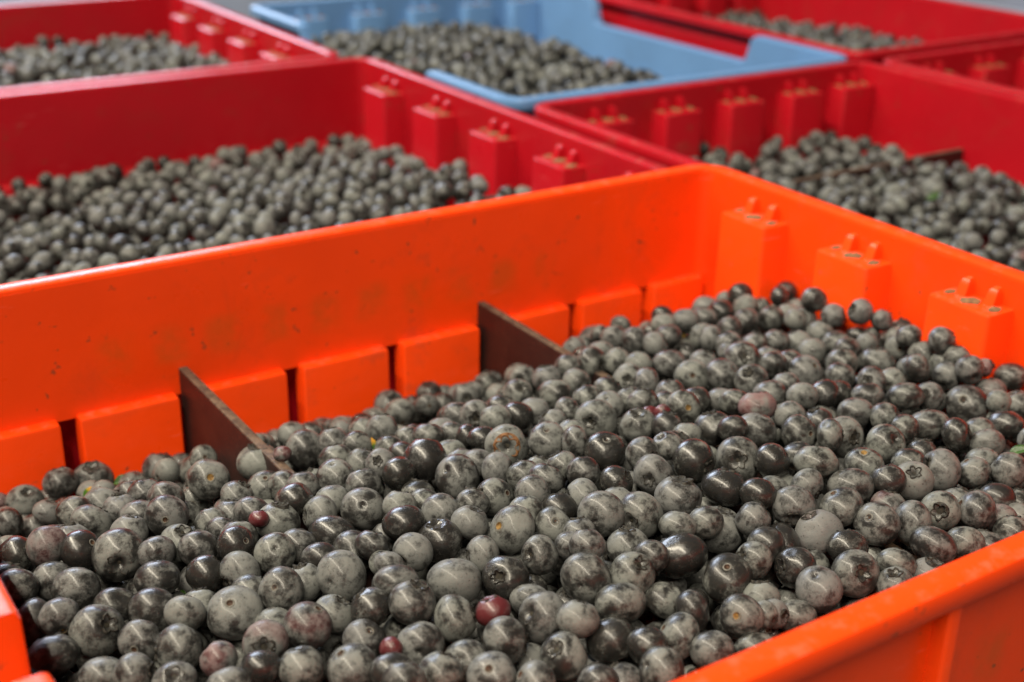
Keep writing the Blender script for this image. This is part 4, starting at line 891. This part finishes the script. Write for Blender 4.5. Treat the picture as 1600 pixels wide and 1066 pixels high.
# ---------------------------------------------------------------- the rest of the heaps, as one object
def sm(t): t = min(max(t, 0.0), 1.0); return t * t * (3 - 2 * t)
def z_orange(X, Y):
    d = 2.69 - Y; e = sm((X - 1.4) / .5)
    zz = -1.455 + (.225 + .012 * e) * sm(d / (.55 - .17 * e)) + .075 * math.exp(-((X - 1.55) ** 2 / .7 + (Y - 1.6) ** 2 / .18)) - .05 * sm((1.35 - Y) / .4) - .015 * sm((.8 - X) / .5)
    return zz
from mathutils import noise as mnoise
def pix(p):
    v = p[0] * CA + p[1] * CB + p[2] * CZ; return (800 + FPX * v[0] / -v[2], 533 - FPX * v[1] / -v[2], -v[2])
heap = []      # (p, r, near)
def fill(x0, x1, y0, y1, ztop, k, fixed=None, rr=(.0275, .037), rand=2.4, keep=260, blocked=(), deep=.15, bumps=.016, seed=1, blocks=None):
    rs = random.Random(seed); cell = .09; grid = {}
    def add(x, y, z, r):
        grid.setdefault((int(x // cell), int(y // cell)), []).append((x, y, z, r))
    fx = []
    if fixed is not None:
        for p, r in zip(*fixed):
            q = p / (S * k); add(q[0], q[1], q[2], r / (S * k)); u = pix(q); fx.append((u[0], u[1], r / (S * k) * FPX / u[2], u[2]))
        fx = np.array(fx)
    sp = (rr[0] + rr[1]) * .93; cands = []
    yy = y0; row = 0
    while yy < y1:
        xx = x0 + (row % 2) * sp / 2
        while xx < x1: cands.append((xx + rs.uniform(-.012, .012), yy + rs.uniform(-.012, .012))); xx += sp
        yy += sp * .87; row += 1
    first = len(cands)
    if fixed is not None: cands = []; first = 0
    area_ = (x1 - x0) * (y1 - y0)
    for _ in range(int(area_ / (sp * sp) * rand * (3 if fixed is not None else 1))): cands.append((rs.uniform(x0, x1), rs.uniform(y0, y1)))
    n = 0
    for ci, (x, y) in enumerate(cands):
        r = rs.uniform(*rr)
        x = min(max(x, x0 + r), x1 - r); y = min(max(y, y0 + r), y1 - r)
        top = ztop(x, y) + bumps * mnoise.noise(Vector((x * 6, y * 6, seed))) * 1.6
        if fixed is not None: top -= .030 if (y < 2.4 and x < 2.15) else -.022
        if blocks and blocks(x, y, r): continue
        u = pix((x, y, top - r))
        if not (-keep < u[0] < 1600 + keep and -keep < u[1] < 1066 + keep): continue
        near = []
        gx, gy = int(x // cell), int(y // cell)
        for a in (-1, 0, 1):
            for b in (-1, 0, 1): near += grid.get((gx + a, gy + b), ())
        iv = []
        for (nx, ny, nz, nr) in near:
            d2 = (nx - x) ** 2 + (ny - y) ** 2; m = (nr + r) * .965
            if d2 < m * m: h_ = math.sqrt(m * m - d2); iv.append((nz - h_, nz + h_))
        z = top - r
        for lo, hi in sorted(iv, key=lambda t: -t[1]):
            if lo < z < hi: z = lo
        if z < top - r - deep: continue
        bad = False
        for (cx, zt__) in blocked:
            if abs(x - cx) < r + .012 and z - r < zt__ + .004:
                bad = True
        if bad: continue
        if fixed is not None:
            u = pix((x, y, z)); rp = r * FPX / u[2]
            dd = np.hypot(fx[:, 0] - u[0], fx[:, 1] - u[1])
            if np.any((dd < .80 * (fx[:, 2] + rp)) & (fx[:, 3] > u[2] + .004) & (dd > 0) & (fx[:, 2] > 0)) and y < 2.40 and x < 2.2: continue
        add(x, y, z, r); n += 1
        heap.append((np.array([x, y, z]) * S * k, r * S * k, k != 1.0))
    return n
def blk(xw, ys, xs=None, prot=.1, hw=.095):
    def f(x, y, r):
        if xw is not None and x + r > xw - prot and any(abs(y - c) < hw + r * .8 for c in ys): return True
        return False
    return f
oy = [.93 + .0215 / (S * KO) + k * ((1.84 - .079 / (S * KO)) / 4) for k in range(5)]
fill(.27, 2.445, .99, 2.665, z_orange, KO, (HP, HR), (.027, .037), 4.0, 320, ((.893, -1.254), (1.697, -1.254)), .20, .014, 1, blk(2.45, oy))
def mound(cx, cy, base, up, sx=.9, sy=.7, wob=.0):
    return lambda X, Y: base + up * math.exp(-(((X - cx) / sx) ** 2 + ((Y - cy) / sy) ** 2))
fill(.13, 2.29, 2.86, 4.53, lambda X, Y: mound(1.85, 3.5, -1.275, .085)(X, Y) + .035 * sm((X - 1.9) / .3) * sm((4.1 - Y) / .5) + .006 * sm((Y - 4.0) / .4), 1, None, (.0265, .0355), 2.6, 260, (), .09, .022, 2, blk(2.31, [2.81 + .355 * k for k in range(5)]))
fill(.06, 2.21, 4.72, 6.38, mound(1.1, 5.5, -1.165, .07), 1, None, (.0265, .0355), 1.4, 200, (), .09, .03, 3, blk(2.23, [4.75 + .355 * k for k in range(5)]))
def blkA(yw, xs):
    return lambda x, y, r: y + r > yw - .1 and any(abs(x - c) < .095 + r * .8 for c in xs)
fill(2.52, 3.94, 1.42, 3.55, lambda X, Y: -1.205 - .09 * sm((X - 3.74) / .18) - .06 * sm((2.72 - X) / .2), 1, None, (.0265, .0355), 2.6, 260, (), .09, .022, 4, blkA(3.56, [2.72 + .30 * k for k in range(5)]))
fill(2.50, 3.96, 3.73, 5.88, lambda X, Y: -1.085 - .05 * abs(Y - 5.0) ** 1.5 - .19 * sm((X - 3.38) / .6), 1, None, (.0265, .0355), 1.4, 200, (), .09, .028, 5, blkA(5.89, [2.70 + .31 * k for k in range(5)]))
fill(4.19, 5.50, 3.78, 5.86, mound(4.6, 4.6, -1.22, .07), 1, None, (.0265, .0355), 1.2, 200, (), .09, .03, 6)
fill(4.17, 5.66, 1.42, 3.52, mound(4.9, 2.5, -1.34, .04), 1, None, (.0265, .0355), 1.2, 120, (), .09, .03, 7)

def build_heap():
    VV, FF, MM, LL, PP, TT = [], [], [], [], [], []; off = 0
    tn = [body_shape(24, 16, 200 + k, 1.0) for k in range(5)]; tf = [body_shape(14, 9, 300 + k, 1.3) for k in range(4)]
    cn = [calyx_shape(30, 50 + k, (1.0, .9, 1.15)[k], 1.0) for k in range(3)]; cf = [calyx_shape(10, 60 + k, 1.05, 1.0) for k in range(2)]
    sn = scar_shape(12, 1)
    items = [(p, r, None, None, None, True) for p, r, n in heap if n] + [(p, r, None, None, None, False) for p, r, n in heap if not n]
    items += [(p, r, ax, fl, col, True) for p, r, ax, fl, col in late]
    for (p, r, ax, fl, col, near) in items:
        if ax is None:
            ax = RNG.normal(size=3); ax /= np.linalg.norm(ax)
            fl = RNG.uniform(.80, .93)
            q = RNG.random()
            if q < .009: col = (.7, .75, .3, 1)
            elif q < .013: col = (.3, 1, .5, 1)
            else:
                b = RNG.choice([.30, .5, .62, .72, .88], p=[.14, .22, .27, .22, .15]); col = (b + RNG.uniform(-.06, .06), 0, (.9 if b < .35 else .35) if near else .0, 1)
        Rm = np.array(frame_of(tuple(ax), float(RNG.uniform(0, 6.28))))
        rnd = RNG.random(); lo = RNG.uniform(-60, 60, 3)
        body = (tn if near else tf)[int(RNG.integers(5 if near else 4))]; cal = (cn if near else cf)[int(RNG.integers(3 if near else 2))]
        for kind, (v, f, x) in (("b", body), ("c", cal)) + ((("s", sn),) if near else ()):
            w = (v * np.array([r, r, r * fl])) @ Rm.T + p + np.array([0, 0, ZC])
            f = np.asarray(f); f2 = np.where(f >= 0, f + off, -1)
            VV.append(w); FF.append(f2); off += len(v); LL.append(v + lo)
            PP.append(x if kind == "b" else np.zeros(len(v))); MM.append(np.zeros(len(f), int) if kind == "b" else np.array(x) + (1 if kind == "c" else 3))
            TT.append(np.tile((col[0], col[1], col[2], rnd), (len(v), 1)))
    me = np_mesh("blueberries", np.concatenate(VV), np.concatenate(FF), np.concatenate(MM), np.concatenate(LL), np.concatenate(PP), np.concatenate(TT),
                 [BERRY_HEAP, CALYX, CALYX_CUP, SCAR_RING, SCAR_PIT])
    o = link("blueberries", me)
    tag(o, "dusty grey blueberries filling the crates between and behind the nearest ones", "blueberries", None, "stuff")
    print("heap berries", len(items), "verts", off)
build_heap()

# ---------------------------------------------------------------- leaves among the berries
def leaf_mat(name, c0, c1, tip):
    t = NT(name); at = t.n("ShaderNodeAttribute", attribute_name="loc").outputs["Vector"]; sp = t.n("ShaderNodeSeparateXYZ"); t.l(at, sp.inputs[0])
    n = t.noise(at, 6, 3, 0.6); vein = t.ss(t.math('ABSOLUTE', sp.outputs[1]), .0, .05, 1, 0)
    c = t.mix(t.ss(n, .35, .65), c0, c1); c = t.mix(t.math('MULTIPLY', vein, .5), c, tuple(min(1, x * 1.7) for x in c1))
    c = t.mix(t.ss(t.math('ADD', sp.outputs[0], t.math('MULTIPLY', n, .5)), .72, 1.02), c, tip)
    t.l(c, t.b.inputs["Base Color"]); t.b.inputs["Roughness"].default_value = .42; t.l(t.bump(t.math('ADD', n, vein), .4, .0006), t.b.inputs["Normal"]); return t.m
GREEN = leaf_mat("leaf_green", (.015, .045, .008), (.03, .08, .014), (.05, .08, .015))
GREEN_TIP = leaf_mat("leaf_green_yellow_tip", (.03, .09, .01), (.06, .14, .015), (.45, .22, .01))
YELLOW = leaf_mat("leaf_yellow", (.34, .22, .03), (.45, .31, .05), (.35, .2, .03))
def leaf(label, P_, length, width, direction, up, mat, name="leaf", cat="leaf", curl=.25):
    nx_, ny_ = 14, 6; V = []; F = []
    for side in (1, -1):
        for i in range(nx_ + 1):
            t_ = i / nx_; wd = width * (math.sin(math.pi * min(1, t_ ** .8)) ** .75 + .03) * (1 - .25 * t_)
            for j in range(ny_ + 1):
                s__ = j / ny_ * 2 - 1
                V.append((t_ - 0.0, s__ * wd / length / 2, curl * (t_ - .5) ** 2 * -1 + .35 * abs(s__) * wd / length + side * .012))
    n1 = (nx_ + 1) * (ny_ + 1)
    for i in range(nx_):
        for j in range(ny_):
            a = i * (ny_ + 1) + j; q = (a, a + ny_ + 1, a + ny_ + 2, a + 1); F.append(q); F.append(tuple(n1 + k for k in reversed(q)))
    edge = [j for j in range(ny_ + 1)] + [i * (ny_ + 1) + ny_ for i in range(1, nx_ + 1)] + [nx_ * (ny_ + 1) + j for j in range(ny_ - 1, -1, -1)] + [i * (ny_ + 1) for i in range(nx_ - 1, 0, -1)]
    for a, b in zip(edge, edge[1:] + edge[:1]): F.append((a, b, b + n1, a + n1))
    me = np_mesh(name, V, F, None, V, mats=[mat])
    o = link(name, me); d = Vector(direction).normalized(); u = Vector(up); u = (u - d * u.dot(d)).normalized(); w = u.cross(d)
    o.matrix_world = Matrix(((d.x, w.x, u.x, P_[0]), (d.y, w.y, u.y, P_[1]), (d.z, w.z, u.z, P_[2] + ZC), (0, 0, 0, 1))) @ Matrix.Scale(length, 4)
    return tag(o, label, cat, "leaves caught among the berries")
def ray_at(px, py, axis, val):
    d = np.array([px - 800, 533 - py, -FPX]); r = np.array([d @ CA, d @ CB, d @ CZ]); return r * (val / r[axis])
def lp(px, py, zz, k=KO): return ray_at(px, py, 2, zz) * S * k
R_ = CA[0], CB[0], CZ[0]; U_ = CA[1], CB[1], CZ[1]
def cv(a, b, c): return tuple(a * np.array([CA[0], CB[0], CZ[0]]) + b * np.array([CA[1], CB[1], CZ[1]]) + c * np.array([CA[2], CB[2], CZ[2]]))
leaf("dark green leaf lying behind the berries against the orange wall", lp(177, 755, -1.40), .010, .0055, cv(1, .12, 0), cv(0, .7, .7), GREEN)
leaf("small upright green leaf with a yellow tip poking out by the low far berries", lp(131, 778, -1.375), .0060, .0030, cv(.62, .78, .1), cv(-.6, .4, .7), GREEN_TIP)
leaf("tiny green leaf ending in an orange tip, upright past the nearer divider", lp(589, 706, -1.265), .0060, .0026, cv(-.35, .93, .1), cv(.3, .2, .9), GREEN_TIP)
leaf("yellow leaf fragment near the heap's far corner", lp(1061, 521, -1.275), .0042, .0028, cv(.8, -.45, .1), cv(0, .4, .9), YELLOW, "leaf_fragment", "leaf")
leaf("green leaf wedged between berries at the crate's end beneath its ribbed wall", lp(1577, 710, -1.195), .0095, .0048, cv(1, .25, .2), cv(-.1, .8, .6), GREEN)
leaf("scrap of green leaf deep among the close berries by the notched end", lp(283, 922, -1.30), .0042, .0022, cv(.5, -.8, .1), cv(0, .3, .9), GREEN_TIP)
leaf("green leaf lying on the berries of the red crate with the short divider", lp(1448, 312, -1.255, 1), .012, .006, cv(1, .35, 0), cv(0, .6, .8), GREEN)
